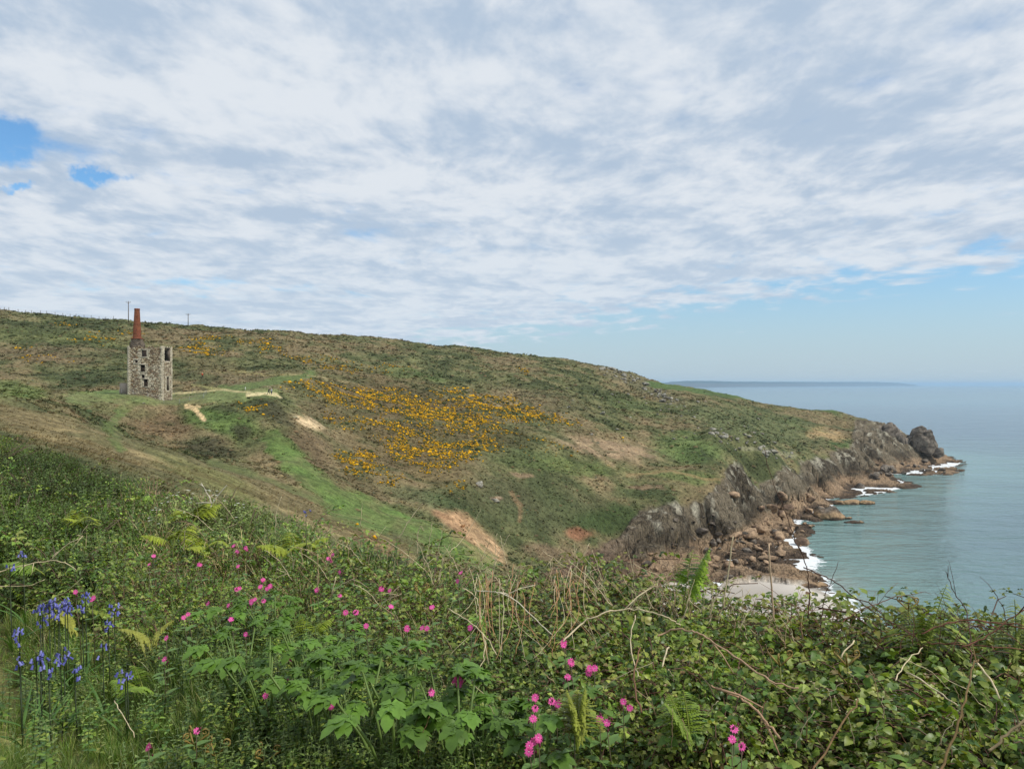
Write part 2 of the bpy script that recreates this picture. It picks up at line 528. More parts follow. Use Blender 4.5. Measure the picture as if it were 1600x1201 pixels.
# ------------------------------------------------------------------ terrain
CP = """
-260 640 40; -260 600 140; -260 560 230; -260 470 300; -260 465 430
0 1240 2; 800 1350 2.2; 1600 1420 2
-260 735 14; 0 705 17; 300 800 14; 480 905 9; 800 990 7.5; 1200 1080 6; 1600 1140 6; 1850 1140 6
0 668 40; 150 700 45; 300 742 60; 420 780 66; 500 812 70; 600 848 74; 680 880 78
0 640 80; 150 668 85; 300 718 88; 420 757 92; 500 790 94; 600 828 97; 680 868 98
200 800 24; 400 820 28; 600 900 25; 800 990 20; 1000 1020 20; 1200 1110 20; 1400 1150 20; 1600 1180 20; 1850 1180 20
800 985 50; 1000 1050 50; 1200 1075 50; 1400 1150 50; 1600 1220 45
800 960 90; 1000 1020 90; 1200 1045 90; 700 905 100; 1050 990 120; 900 940 120
0 608 140; 60 613 143; 110 625 142; 170 662 132; 185 700 118; 0 625 110; 100 650 112; 300 735 108; 380 745 108; 440 765 112
500 795 113; 560 820 114; 640 850 114
240 655 160; 270 700 138; 200 640 158; 330 700 140; 400 705 142; 440 690 146; 350 655 157; 400 650 158; 430 640 162; 450 660 160; 460 720 135
490 750 128; 560 785 127; 620 810 126; 690 850 122; 740 880 120
205 616 184; 254 625 175; 268 623 184; 230 620 170; 330 622 172; 400 619 173; 432 616 177; 300 612 192; 345 608 196; 380 607 192; 180 613 184; 150 612 186
450 625 182; 480 655 170; 500 690 162; 520 730 150; 
200 585 215; 100 585 212; 0 585 205; 300 598 208; 100 560 235; 0 555 235; 200 560 240; 316 590 210; 420 592 218; 350 575 240; 480 585 228
0 525 265; 200 535 280; 400 550 290; 0 493 310; 100 500 325; 200 507 335; 300 513 350; 430 520 365; 560 527 385; 700 542 405; 860 560 430; 960 577 440; 1020 598 450; 1150 618 455; 1300 640 450
550 605 240; 600 645 215; 560 690 178; 560 745 150; 620 770 150; 600 580 300; 600 550 345; 700 740 168; 650 690 195; 680 775 152; 700 795 148
750 650 232; 750 600 305; 750 570 360; 850 680 222; 880 645 265; 900 600 345; 800 720 190; 740 750 168; 870 720 205; 940 700 228
1000 640 318; 1000 610 385; 1100 640 345; 1000 680 262; 1080 680 280; 1060 720 235; 1130 742 226; 1000 745 214; 900 745 195; 820 755 180; 760 775 165
720 815 145; 760 850 144; 800 820 160; 800 860 150; 850 800 173; 900 800 180; 950 790 190; 1000 780 200; 900 840 172; 850 850 160; 950 830 184; 860 880 148
900 872 164; 950 870 170; 1000 850 182; 1050 795 196; 1050 830 190; 1050 860 187; 1100 780 208; 1100 820 202; 1100 850 197; 1000 893 171; 1050 893 173; 1100 895 175; 1150 880 183; 1200 868 194; 1240 862 199
950 900 158; 1000 912 163; 1060 916 165; 1120 922 163; 1180 930 160; 1100 945 150; 1200 965 143
1140 708 246; 1170 720 247; 1170 760 236; 1170 800 225; 1170 835 212; 1210 720 262; 1210 760 252; 1210 795 245; 1225 806 240; 1250 735 285; 1250 770 270; 1250 795 262
1200 690 315; 1200 650 400; 1100 610 440; 1290 705 340; 1290 740 315; 1290 765 298; 1330 690 375; 1330 730 345; 1330 757 328; 1380 735 352; 1380 760 331
1300 660 430; 1260 690 360; 1350 665 425; 1390 668 430; 1350 700 390; 1400 710 405; 1400 728 390; 1412 694 425; 1440 713 425; 1440 729 405; 1480 722 432; 1430 690 432
"""
pts = []
for tok in CP.replace('\n', ';').split(';'):
    tok = tok.strip()
    if tok:
        u, v, d = map(float, tok.split())
        pts.append(((u - 800) / F, d, EYE - (v - 600) / F * d))
# land and sea bed that the skyline hides: (u, depth, height)
for u, d, z in [(-260, 620, 70), (0, 620, 70), (300, 640, 66), (560, 650, 58), (860, 640, 42), (1000, 640, 15), (1100, 560, 22),
                (1200, 540, 15), (1300, 520, 10), (1400, 490, 5), (-260, 1500, 72), (200, 1500, 68), (600, 1500, 50), (900, 1500, 10), (1850, 60, 10),
                (1600, 90, 1.5), (1850, 100, 1), (1400, 110, 2), (1700, 300, 1), (1700, 150, 1), (1400, 200, 1), (1550, 420, 1), (1700, 900, 0), (1300, 900, 0),
                (400, 1, 44.3), (1200, 1, 44.3), (0, 4, 44.32), (150, 9, 44.1), (800, 4, 44.4), (1200, 3.3, 44.4), (1600, 3.2, 44.4), (500, 5.5, 44.3), (-260, 8, 44.2), (0, 11, 44.2)]:
    pts.append(((u - 800) / F, d, z))
pts = np.array(pts)
LS = 0.9


def _tps(r2):
    return 0.5 * r2 * np.log(r2 + 1e-12)


_A = np.stack([pts[:, 0] * 1.6, np.log(pts[:, 1]) * LS], 1)
_n = len(_A)
_K = _tps(((_A[:, None] - _A[None]) ** 2).sum(-1)) + np.eye(_n) * 2e-5
_Pm = np.c_[np.ones(_n), _A]
_S = np.block([[_K, _Pm], [_Pm.T, np.zeros((3, 3))]])
_w = np.linalg.solve(_S, np.r_[pts[:, 2], 0, 0, 0])


def tps_eval(x, y):
    q0 = x / y * 1.6; q1 = np.log(y) * LS
    out = _w[_n] + _w[_n + 1] * q0 + _w[_n + 2] * q1
    for i in range(_n):
        out = out + _w[i] * _tps((q0 - _A[i, 0]) ** 2 + (q1 - _A[i, 1]) ** 2)
    return out


SHORE_UV = [(1330, 990), (1322, 960), (1308, 940), (1286, 930), (1262, 920), (1268, 903), (1240, 890), (1262, 872), (1250, 850), (1240, 838), (1252, 822),
            (1244, 812), (1228, 811), (1262, 812), (1276, 806), (1290, 795), (1296, 786), (1286, 779), (1304, 776), (1330, 775), (1369, 770), (1400, 764),
            (1425, 758), (1409, 752), (1388, 745), (1384, 739), (1431, 741), (1472, 740), (1492, 735), (1488, 728), (1501, 721)]
SHORE = [((u - 800) / F * d, d) for u, v in SHORE_UV for d in [EYE * F / (v - 600)]]
SHORE = [(300, 30), (150, 60), (110, 85), (80, 110)] + SHORE + [((1470 - 800) / F * 480, 480), ((1380 - 800) / F * 520, 520), ((1250 - 800) / F * 580, 580),
         ((1100 - 800) / F * 640, 640), ((1000 - 800) / F * 740, 740), (150, 1100), (100, 2000), (-2500, 2600)]
SHORE = np.array(SHORE)


def shore_sd(x, y):
    """signed distance to the shoreline, positive on land"""
    best = np.full(np.shape(x), 1e9)
    inside = np.zeros(np.shape(x), bool)
    poly = np.vstack([SHORE, [(-4000, 2600), (-4000, -500), (300, -500)]])
    m = len(poly)
    for i in range(m):
        ax, ay = poly[i]; bx, by = poly[(i + 1) % m]
        vx, vy = bx - ax, by - ay
        t = np.clip(((x - ax) * vx + (y - ay) * vy) / (vx * vx + vy * vy), 0, 1)
        best = np.minimum(best, np.hypot(x - ax - t * vx, y - ay - t * vy))
        cond = ((ay > y) != (by > y)) & (x < (bx - ax) * (y - ay) / (by - ay + 1e-12) + ax)
        inside ^= cond
    return np.where(inside, best, -best)


RB = np.array([(0, 2000), (849, 2000), (850, 886), (900, 872), (950, 845), (1000, 797), (1050, 787), (1100, 770), (1125, 752), (1142, 726), (1165, 708), (1200, 708), (1240, 722),
               (1290, 706), (1330, 692), (1337, 655), (1400, 640), (1500, 600), (2500, 600)], float)


def proj(x, y, z):
    return 800 + x / y * F, 600 + (EYE - z) / y * F


def terrain(x, y):
    """height, rock amount, sand amount at plan positions"""
    x = np.asarray(x, float); y = np.maximum(np.asarray(y, float), 0.3)
    sd = shore_sd(x + fbm(x, y, 9, 2, 5) * 1.6, y + fbm(x, y, 9, 2, 9) * 1.6)
    h0 = tps_eval(x, y)
    u, v = proj(x, y, h0)
    far = smooth(y, 130, 145)
    cliff = 0.35 + np.maximum(sd, 0) * 1.1
    a = np.where(y > 500, 1e3, cliff)
    k = 3.0
    hm = np.minimum(h0, a) - 0.25 * np.maximum(k - np.abs(h0 - a), 0) ** 2 / k
    h = np.where(sd > 0, np.where(h0 > 0.6, np.maximum(hm, 0.35), np.maximum(h0 * 0.3 + 0.4, 0.3)), np.maximum(sd * 0.25, -7.0))
    rb = np.interp(u, RB[:, 0], RB[:, 1])
    edge = v - rb + fbm(x, y, 14, 3, 31) * 14 + fbm(x, y, 4, 2, 32) * 8
    rock = smooth(edge, -3, 5) * far
    rock = np.where((sd < 7) & (y > 165), np.maximum(rock, smooth(-sd, -7, -4)), rock)
    rock = np.where((y > 460) & (sd < 40), np.maximum(rock, smooth(-sd, -40, -25)), rock)
    sand = smooth(v + fbm(x, y, 9, 3, 64) * 14, 900, 908) * smooth(u + fbm(x, y, 8, 3, 62) * 60, 1035, 1065) * smooth(-y - fbm(x, y, 7, 3, 63) * 7, -171, -167) * smooth(sd, -3, 0) * (y > 95)
    # rocks break through the sand near the water
    rock = rock * (1 - sand)
    # relief
    s = np.clip(y / 200.0, 0.02, 1.6)
    turf = fbm(x, y, 24, 4, 3) * 2.4 * smooth(y, 25, 120) + fbm(x, y, 6.5, 3, 4) * 0.8 * smooth(y, 12, 60) + fbm(x, y, 0.8, 2, 41) * 0.06
    turf = turf * (1 - rock * 0.8) * (1 - sand)
    pad = np.exp(-(((x + 88) / 9.5) ** 2 + ((y - 179) / 8) ** 2) ** 2)
    turf = turf * (1 - pad)
    low = smooth(-h, -8, -3)
    ang = 0.5                                        # beds and joints run down towards the sea
    xr = x * math.cos(ang) + y * math.sin(ang); yr = -x * math.sin(ang) + y * math.cos(ang)
    wx = fbm(x, y, 11, 3, 8) * 4.0; wy = fbm(x, y, 11, 3, 9) * 4.0
    f1, f2, rv, ox, oy = worley((xr + wx) * 0.62, yr + wy, 11.0, 11)
    g1, g2, rw, px, py = worley((xr + wx) * 0.7, yr + wy, 4.4, 12)
    k1, k2, rx, qx, qy = worley(xr + wx, yr + wy, 1.9, 14)
    rid = 1 - np.abs(fbm((xr + wx) * 0.4, yr, 7, 3, 57)) * 3.2
    hi_ = (rv - 0.45) * 5.0 + ox * (rv * 6 % 1 - 0.5) * 6.0 + oy * (rv * 13 % 1 - 0.5) * 4 - (1 - smooth(f2 - f1, 0, 0.13)) * 3.0 + rid * 0.9
    lo_ = (rv - 0.35) * 2.2 + ox * (rv * 6 % 1 - 0.5) * 2.6 - (1 - smooth(f2 - f1, 0, 0.10)) * 1.6
    b = hi_ * (1 - low) + lo_ * low
    b = b + ((rw - 0.45) * 1.8 - (1 - smooth(g2 - g1, 0, 0.16)) * 1.1 + px * (rw * 7 % 1 - 0.5) * 1.8) * (1 - 0.4 * low)
    b = b + (rx - 0.5) * 0.6 - (1 - smooth(k2 - k1, 0, 0.2)) * 0.35
    b = b + fbm(x, y, 1.0, 2, 51) * 0.25
    b = np.where(b > 0.9, 0.9 + (b - 0.9) * 0.3, b)
    b = b * (0.25 + 0.75 * smooth(edge, 2, 26))
    hr = h + turf + b * rock
    q_ = (hr + 0.16 * xr + 0.5 * wx * 0.4) / 1.8
    fr_ = q_ - np.floor(q_)
    hr = hr + rock * 1.5 * (smooth(fr_, 0.45, 1.0) - fr_) * smooth(hr, 0.8, 2.5)
    q_ = (hr - 0.22 * yr + 0.3 * wy) / 0.75
    fr_ = q_ - np.floor(q_)
    hr = hr + rock * 0.55 * (smooth(fr_, 0.5, 1.0) - fr_) * smooth(hr, 0.8, 2.0)
    # red earth scars and gullies are pulled in a little
    hr = np.where(sd > 0.3, np.maximum(hr, 0.12 + 0.5 * np.minimum(sd, 1)) * np.where(rock > 0.5, 1, 1), hr)
    hr = np.where((sd > 0.3) & (rock > 0.3) & (h + b < 0.5) & (sd < 40), h + b * 0.6 - 0.3, hr)   # tide pools and gullies
    tide = (fbm(x, y, 6, 2, 61) > 0.05) & (sd <= 0) & (sd > -4) & (y > 170)
    hr = np.where(tide & (sd <= 0), np.maximum(hr, 0.25 + b * 0.2), hr)
    hr = np.where(sand > 0.5, np.maximum(h * 0.6, 0.15), hr)
    return hr, rock, sand


def ground(x, y):
    return terrain(np.atleast_1d(np.asarray(x, float)), np.atleast_1d(np.asarray(y, float)))[0]


def hit(u, v, dmin=22.0, dmax=620.0):
    """the place on the ground that lies in the direction of photo pixel (u, v)"""
    d = np.exp(np.linspace(math.log(dmin), math.log(dmax), 700))
    x = (u - 800) / F * d
    z = EYE - (v - 600) / F * d
    g = ground(x, d)
    ok = np.nonzero(g >= z)[0]
    i = ok[0] if len(ok) else 400
    return Vector((x[i], d[i], g[i]))


# ---- ground colours
G_OLIVE, G_BROWN, G_DARK, G_GREEN = C(104, 106, 68), C(124, 108, 80), C(70, 80, 48), C(90, 112, 56)
REG = [  # u, v, ru, rv, angle, colour, strength
    (90, 553, 120, 16, 3, C(122, 104, 80), .8), (140, 590, 110, 10, 3, C(66, 76, 48), .85), (30, 607, 60, 14, 8, C(98, 118, 58), .8), (80, 525, 160, 12, 3, C(96, 104, 58), .6),
    (140, 632, 60, 12, 12, C(104, 108, 66), .7), (60, 650, 90, 10, 14, C(120, 108, 74), .8), (130, 690, 210, 24, 17, C(136, 118, 84), .8), (330, 745, 120, 18, 22, C(118, 116, 68), .9),
    (480, 800, 120, 18, 26, C(132, 116, 82), .9), (600, 846, 60, 12, 22, C(138, 112, 80), .9), (150, 615, 60, 6, 3, C(92, 116, 55), .7),
    (262, 662, 62, 24, -8, C(120, 98, 74), .9), (140, 600, 70, 6, 0, C(70, 84, 50), .7), (345, 660, 70, 26, 18, C(86, 110, 50), .9), (325, 700, 55, 14, 12, C(64, 64, 46), .85),
    (350, 640, 24, 8, 10, C(62, 66, 44), .7), (372, 676, 20, 12, 25, C(64, 62, 46), .8), (425, 645, 40, 16, 25, C(72, 72, 52), .85), (440, 690, 30, 22, 45, C(90, 92, 56), .7),
    (480, 700, 46, 30, 42, C(112, 94, 72), .9), (200, 560, 120, 12, 6, C(80, 90, 54), .6), (330, 570, 60, 14, 8, C(114, 104, 72), .8), (380, 595, 60, 12, -3, C(120, 106, 82), .8), (300, 590, 45, 10, 4, C(82, 88, 58), .8),
    (500, 640, 40, 16, 20, C(104, 90, 66), .7), (650, 640, 190, 46, 14, C(104, 88, 60), .75), (640, 710, 120, 40, 25, C(108, 92, 62), .8), (960, 702, 95, 17, 9, C(152, 126, 102), .95),
    (870, 625, 90, 14, 16, C(104, 98, 70), .6), (640, 585, 60, 8, 8, C(92, 112, 58), .6), (520, 590, 60, 8, 6, C(94, 98, 60), .6), (1000, 640, 60, 14, 20, C(90, 104, 60), .6),
    (1080, 700, 60, 30, 10, C(92, 114, 58), .85), (1160, 660, 130, 26, 14, C(96, 104, 68), .8), (1000, 600, 80, 14, 24, C(108, 102, 78), .7), (1290, 677, 34, 9, 12, C(168, 138, 98), .9), (1250, 660, 50, 8, 12, C(84, 98, 58), .7),
    (1310, 695, 24, 6, 4, C(80, 104, 54), .8), (850, 795, 150, 48, 6, C(78, 86, 56), .9), (960, 810, 70, 28, -10, C(62, 80, 42), .9), (820, 715, 60, 16, 2, C(84, 96, 56), .8), (790, 770, 60, 26, 20, C(88, 88, 62), .7),
    (900, 728, 90, 12, 4, C(94, 108, 56), .8), (700, 785, 40, 16, 20, C(82, 98, 62), .7), (1060, 745, 80, 10, 4, C(92, 108, 56), .8), (1000, 768, 60, 12, 3, C(80, 90, 56), .8),
    (905, 836, 26, 12, 0, C(142, 96, 72), .95), (722, 822, 42, 26, 30, C(172, 132, 100), .98), (760, 856, 40, 24, 40, C(184, 146, 112), .98), (690, 805, 20, 8, 20, C(150, 112, 84), .9), (815, 742, 26, 5, 10, C(150, 120, 100), .7),
    (1010, 762, 30, 4, 8, C(146, 116, 96), .7), (775, 780, 10, 5, 0, C(170, 140, 122), .8), (485, 658, 26, 7, 32, C(196, 168, 136), .95), (860, 862, 50, 14, 10, C(120, 100, 80), .9),
    (650, 775, 60, 14, 18, C(92, 98, 66), .7), (560, 760, 60, 16, 12, C(104, 92, 64), .7),
]
LINES = [  # polyline, half width, colour, strength
    ([(430, 690), (480, 745), (540, 780), (610, 808), (690, 845), (760, 880)], 17, C(90, 122, 40), .95), ([(520, 790), (600, 815)], 16, C(92, 124, 42), .9),
    ([(222, 624), (190, 640), (172, 665), (185, 700)], 8, C(92, 112, 48), .9), ([(110, 622), (180, 618), (240, 626), (330, 620), (432, 614)], 8, C(114, 128, 68), .95),
    ([(345, 608), (400, 601), (450, 590), (490, 583)], 4.5, C(96, 116, 56), .9), ([(300, 600), (345, 608)], 1.4, C(150, 146, 104), .7), ([(266, 614), (310, 612), (348, 608), (385, 612), (400, 616)], 1.5, C(186, 174, 138), .8),
    ([(385, 616), (415, 614.5), (432, 616), (438, 620)], 2.4, C(204, 190, 156), .95), ([(290, 634), (303, 638), (312, 647), (321, 655)], 3.2, C(206, 180, 146), .98), ([(306, 633), (312, 636)], 1.5, C(206, 180, 146), .8),
    ([(1015, 599), (1150, 618), (1305, 640)], 4.0, C(80, 106, 50), .95), ([(600, 655), (760, 666), (900, 660)], 2.5, C(88, 96, 58), .6), ([(1095, 700), (1105, 715), (1132, 728)], 2, C(60, 70, 40), .7),
    ([(800, 770), (815, 790), (812, 812)], 3, C(146, 118, 96), .5), ([(150, 612), (200, 612)], 3, C(96, 122, 58), .8), ([(1100, 610), (1240, 655), (1330, 672)], 1.5, C(70, 82, 50), .6),
    ([(360, 578), (420, 586), (470, 583)], 1.6, C(150, 140, 104), .6), ([(300, 735), (420, 780), (560, 832), (640, 852)], 3.0, C(96, 86, 60), .6), ([(330, 722), (430, 752), (520, 792)], 5, C(98, 110, 54), .7),
    ([(1160, 700), (1190, 700), (1240, 712)], 3, C(150, 146, 128), .5), ([(480, 585), (560, 600), (600, 628)], 1.2, C(150, 134, 108), .6), ([(980, 742), (1050, 735), (1100, 748), (1130, 748)], 2, C(140, 120, 92), .7),
]
GORSE = [(560, 625, 110, 16, 12, .9), (660, 640, 140, 22, 13, 1.), (640, 690, 95, 28, 24, 1.), (490, 612, 60, 12, 14, .9), (560, 660, 60, 14, 16, .7), (700, 670, 90, 22, 18, 1.), (700, 700, 60, 26, 24, .9), (780, 635, 100, 18, 14, .85), (840, 652, 60, 9, 10, 1.0), (560, 720, 40, 18, 12, 1.),
         (590, 745, 60, 10, 10, .8), (640, 715, 60, 14, 20, .7), (715, 760, 14, 8, 0, .6), (430, 548, 30, 3, 6, .8), (310, 545, 46, 6, 4, .8), (325, 527, 36, 5, 2, .8), (390, 534, 40, 5, 4, .6), (160, 526, 26, 5, 2, .8), (470, 600, 20, 6, 6, .7), (530, 575, 40, 5, 5, .5), (110, 506, 14, 3, 2, .7),
         (30, 540, 30, 4, 2, .8), (140, 532, 50, 5, 3, .4), (395, 640, 30, 8, 20, .5), (820, 578, 14, 4, 2, .9), (600, 575, 40, 4, 5, .5), (860, 700, 60, 14, 12, .25), (430, 545, 16, 3, 4, 1.), (1000, 690, 20, 8, 4, .2),
         (590, 835, 36, 5, 22, .6), (500, 560, 60, 6, 5, .3), (200, 520, 40, 5, 3, .35), (60, 560, 50, 8, 3, .15)]


def _tone(c, sat=0.80, k=0.97):
    g = c @ np.array([.3, .59, .11])
    return (g + (c - g) * sat) * k * np.array([1.0, 1.0, 0.84])


G_OLIVE, G_BROWN, G_DARK, G_GREEN = map(_tone, (G_OLIVE, G_BROWN, G_DARK, G_GREEN))
REG = [(*r[:5], _tone(r[5]), r[6]) for r in REG]
LINES = [(a, b_, _tone(c_, 0.72 if c_[1] > c_[0] else 1.0), d_) for a, b_, c_, d_ in LINES]


def reg_w(u, v, r):
    cu, cv, ru, rv, ang = r[:5]
    a = math.radians(ang); du, dv = u - cu, v - cv
    p = (du * math.cos(a) + dv * math.sin(a)) / ru; q = (-du * math.sin(a) + dv * math.cos(a)) / rv
    return 1 - smooth(np.sqrt(p * p + q * q), 0.5, 1.2)


def line_w(u, v, pl, hw):
    best = np.full(u.shape, 1e9)
    for (ax, ay), (bx, by) in zip(pl[:-1], pl[1:]):
        vx, vy = bx - ax, by - ay
        t = np.clip(((u - ax) * vx + (v - ay) * vy) / (vx * vx + vy * vy), 0, 1)
        best = np.minimum(best, np.hypot(u - ax - t * vx, v - ay - t * vy))
    return 1 - smooth(best, hw * 0.75, hw * 1.35)


def paint(x, y, z, rock, sand):
    u, v = proj(x, y, z)
    wu = u + fbm(x, y, 8, 4, 71) * 22; wv = v + fbm(x, y, 6, 4, 72) * 9
    n = fbm(x, y, 30, 4, 73)[:, None]; n2 = fbm(x, y, 6, 3, 74)[:, None]
    col = G_OLIVE + (G_BROWN - G_OLIVE) * smooth(n + n2 * 0.6, -0.28, 0.4)
    col = col + (G_DARK - col) * smooth(-n - n2 * 0.8, 0.1, 0.6) * 0.8
    for r in REG:
        w = (reg_w(wu, wv, r) * r[6])[:, None]
        col = col + (r[5] - col) * w
    n3 = fbm(x, y, 3.2, 3, 75)[:, None]
    col = col * (1 + 0.28 * n2 + 0.28 * n3)
    col = col + (G_DARK - col) * smooth(fbm(x, y, 4.5, 3, 76), 0.22, 0.45)[:, None] * 0.5
    for pl, hw, c, s in LINES:
        k = max(min(hw, 9) / 3.0, .6)
        w = line_w(u + fbm(x, y, 3, 4, 77) * 5 * k, v + fbm(x, y, 3, 4, 78) * 3.0 * k, pl, hw) * s
        if hw > 6: w = w * (0.72 + 0.5 * fbm(x, y, 4, 3, 79))
        w = np.clip(w, 0, 1)[:, None]
        col = col + (c * (1 + 0.15 * n3) - col) * w
    g = np.zeros(len(x))
    for r in GORSE:
        g = np.maximum(g, reg_w(wu, wv, r) * r[5])
    # rock colours: grey with lichen high up, tan lower, dark at the tide line
    rn = fbm(x, y, 12, 3, 81)[:, None]; rn2 = fbm(x, y, 2.2, 3, 82)[:, None]
    zc = (z + fbm(x, y, 10, 2, 83) * 2.0)[:, None]
    rc = C(128, 117, 98) + (C(78, 70, 58) - C(128, 117, 98)) * smooth(rn + rn2 * .6, -0.3, 0.3)
    rc = rc + (C(176, 148, 118) - rc) * (1 - smooth(zc, 2.8, 6.0)) * 0.7
    rc = rc + (C(70, 60, 52) - rc) * (1 - smooth(zc, 0.4, 1.6)) * 0.85
    rc = rc + (C(182, 176, 156) - rc) * smooth(rn2 + rn * 0.5, 0.1, 0.45) * smooth(zc, 7, 12) * 0.7
    red = (smooth(-u, -1010, -900) * (y < 260))[:, None]
    rc = rc + (C(140, 112, 92) - rc) * red * 0.6
    rc = rc * (1 + 0.35 * rn2)
    dk = smooth(fbm(x, y, 3.0, 2, 85), 0.3, 0.4)[:, None] * 0
    rk = rock[:, None]
    col = col * (1 - rk) + rc * rk
    sd_ = sand[:, None]
    col = col * (1 - sd_) + (C(214, 206, 194) * (1 + 0.05 * n3)) * sd_
    col = col + (C(168, 160, 150) - col) * ((1 - smooth(z + fbm(x, y, 12, 3, 66) * .3, 0.2, 1.2)) * sand)[:, None]
    near = smooth(-y, -20, -12)[:, None]
    soil = C(84, 84, 48) * (1 + 0.4 * n3)
    pathc = C(150, 146, 92) * (1 + 0.25 * fbm(x, y, 0.3, 3, 90)[:, None] + 0.15 * fbm(x, y, 0.06, 2, 91)[:, None])
    pw = path_w(x, y)[:, None]
    nc = soil + (pathc - soil) * pw
    col = col * (1 - near) + nc * near
    return col, g * (1 - rock)


def path_x(y):
    """right-hand edge of the trodden path beside the bank"""
    return -1.73 - 0.87 * (y - 3.08)


def path_w(x, y):
    return smooth(path_x(y) + 0.15 * vnoise(x * 4, y * 4, 3) - x, 0.0, 0.5) * smooth(-y, -11, -7)


def build_terrain():
    us = np.linspace(-320, 1960, 880)
    ds = np.concatenate([np.geomspace(0.6, 24, 70, endpoint=False), np.geomspace(24, 120, 120, endpoint=False), np.linspace(120, 300, 360, endpoint=False),
                         np.linspace(300, 470, 170, endpoint=False), np.geomspace(470, 2600, 40)])
    U, D = np.meshgrid(us, ds)
    x = ((U - 800) / F * D).ravel(); y = D.ravel()
    z, rock, sand = terrain(x, y)
    # break the steep rock sideways as well so that faces are not smooth curtains
    sx = fbm(x + z * 1.3, y - z * 0.9, 2.6, 3, 95) * 0.9 * rock; sy = fbm(x - z * 1.1, y + z * 1.4, 2.6, 3, 96) * 0.9 * rock
    col, g = paint(x, y, z, rock, sand)
    V = np.stack([x + sx, y + sy, z], 1)
    nr, nc = U.shape
    idx = np.arange(nr * nc).reshape(nr, nc)
    q = np.stack([idx[:-1, :-1], idx[:-1, 1:], idx[1:, 1:], idx[1:, :-1]], -1).reshape(-1, 4)
    zmax = z[q].max(1)
    q = q[zmax > -3.0]
    used = np.zeros(len(V), bool); used[q.ravel()] = True
    remap = np.cumsum(used) - 1
    me = make_mesh('hillside', V[used], remap[q], col[used], smooth_shade=False, attrs={'rock': (rock - sand)[used]})
    o = link('hillside', me, M['ground'])
    tag(o, 'heath covered coastal hillside with rocky cliffs falling to the cove', None, None, 'structure')


build_terrain()
# ground behind the viewer
V = np.array([(-60, -60, 44.3), (60, -60, 44.3), (60, 0.62, 44.3), (-60, 0.62, 44.3)])
o = link('ground', make_mesh('ground', V, np.array([[0, 1, 2, 3]]), np.tile(C(90, 92, 52), (4, 1)), attrs={'rock': np.zeros(4)}), M['ground'])
tag(o, 'grassy ground by the coast path', kind='structure')


def build_sea():
    us = np.concatenate([np.linspace(-400, 900, 40, endpoint=False), np.linspace(900, 1700, 320), np.linspace(1710, 3200, 30)])
    ds = np.concatenate([np.geomspace(40, 130, 20, endpoint=False), np.linspace(130, 460, 300, endpoint=False), np.geomspace(460, 45000, 90)])
    U, D = np.meshgrid(us, ds)
    x = ((U - 800) / F * D).ravel(); y = D.ravel()
    sd = -shore_sd(x + fbm(x, y, 9, 2, 5) * 1.6, y + fbm(x, y, 9, 2, 9) * 1.6)
    u, v = proj(x, y, 0 * x)
    surf = 1.2 + 5.0 * np.exp(-((y - 165) / 42) ** 2) + 2.5 * np.exp(-((y - 265) / 20) ** 2)
    z = np.zeros(len(x))
    nr, nc = U.shape
    idx = np.arange(nr * nc).reshape(nr, nc)
    q = np.stack([idx[:-1, :-1], idx[:-1, 1:], idx[1:, 1:], idx[1:, :-1]], -1).reshape(-1, 4)
    me = make_mesh('sea', np.stack([x, y, z], 1), q, None, True, {'shore': np.clip(sd, 0, 2000), 'surf': surf})
    tag(link('sea', me, M['sea']), 'calm blue green sea reaching to the horizon', kind='structure')


build_sea()
# ------------------------------------------------------------------ far coast, haze
def build_far_coast():
    # a low peninsula about 13 to 17 km off
    us = np.linspace(700, 1438, 260)
    n = len(us)
    d0 = np.interp(us, [700, 1080, 1250, 1438], [10500, 12500, 17500, 24500])
    top = 100 + 14 * fbm(us * 3, us * 0, 160, 4, 5) + np.interp(us, [700, 1000, 1080, 1250, 1380, 1415, 1430, 1438], [-60, -45, 15, 20, 30, 10, -45, -95])
    rows = []
    for k, (dd, f) in enumerate([(0, -0.02), (60, 0.35), (200, 0.72), (900, 0.95), (2600, 1.0), (4200, 0.9), (6500, -0.1)]):
        d = d0 + dd
        j = fbm(us * 3 + k * 300, us * 0 + k * 50, 40, 3, 8) * 0.08
        rows.append(np.stack([(us - 800) / F * d0 + dd * 0.2, d, top * (f + (j if 0 < k < 6 else 0))], 1))
    V = np.concatenate(rows)
    idx = np.arange(len(V)).reshape(7, n)
    q = np.stack([idx[:-1, :-1], idx[:-1, 1:], idx[1:, 1:], idx[1:, :-1]], -1).reshape(-1, 4)
    w = fbm(V[:, 0], V[:, 1], 500, 3, 4)[:, None]
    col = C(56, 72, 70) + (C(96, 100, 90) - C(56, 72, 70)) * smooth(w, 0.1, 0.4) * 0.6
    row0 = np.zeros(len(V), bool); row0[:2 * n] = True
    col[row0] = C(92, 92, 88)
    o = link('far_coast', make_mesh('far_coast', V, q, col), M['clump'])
    tag(o, 'long low peninsula on the horizon faded blue by haze', kind='structure')


build_far_coast()


def build_haze():
    x0, x1, y0, y1, z0, z1 = -52000, 52000, -400, 50000, -9, 112
    V = np.array([(x, y, z) for z in (z0, z1) for y in (y0, y1) for x in (x0, x1)], float)
    Fq = np.array([(0, 2, 3, 1), (4, 5, 7, 6), (0, 1, 5, 4), (2, 6, 7, 3), (0, 4, 6, 2), (1, 3, 7, 5)])
    m, t = new_mat('sea_haze')
    v = t.n('ShaderNodeVolumePrincipled')
    v.inputs['Color'].default_value = (0.56, 0.79, 1.0, 1)
    v.inputs['Density'].default_value = HAZE
    v.inputs['Anisotropy'].default_value = 0.2
    o = t.n('ShaderNodeOutputMaterial'); t.put(o.inputs[1], v.outputs[0])
    ob = link('haze', make_mesh('haze', V, Fq), m)
    tag(ob, kind='stuff')


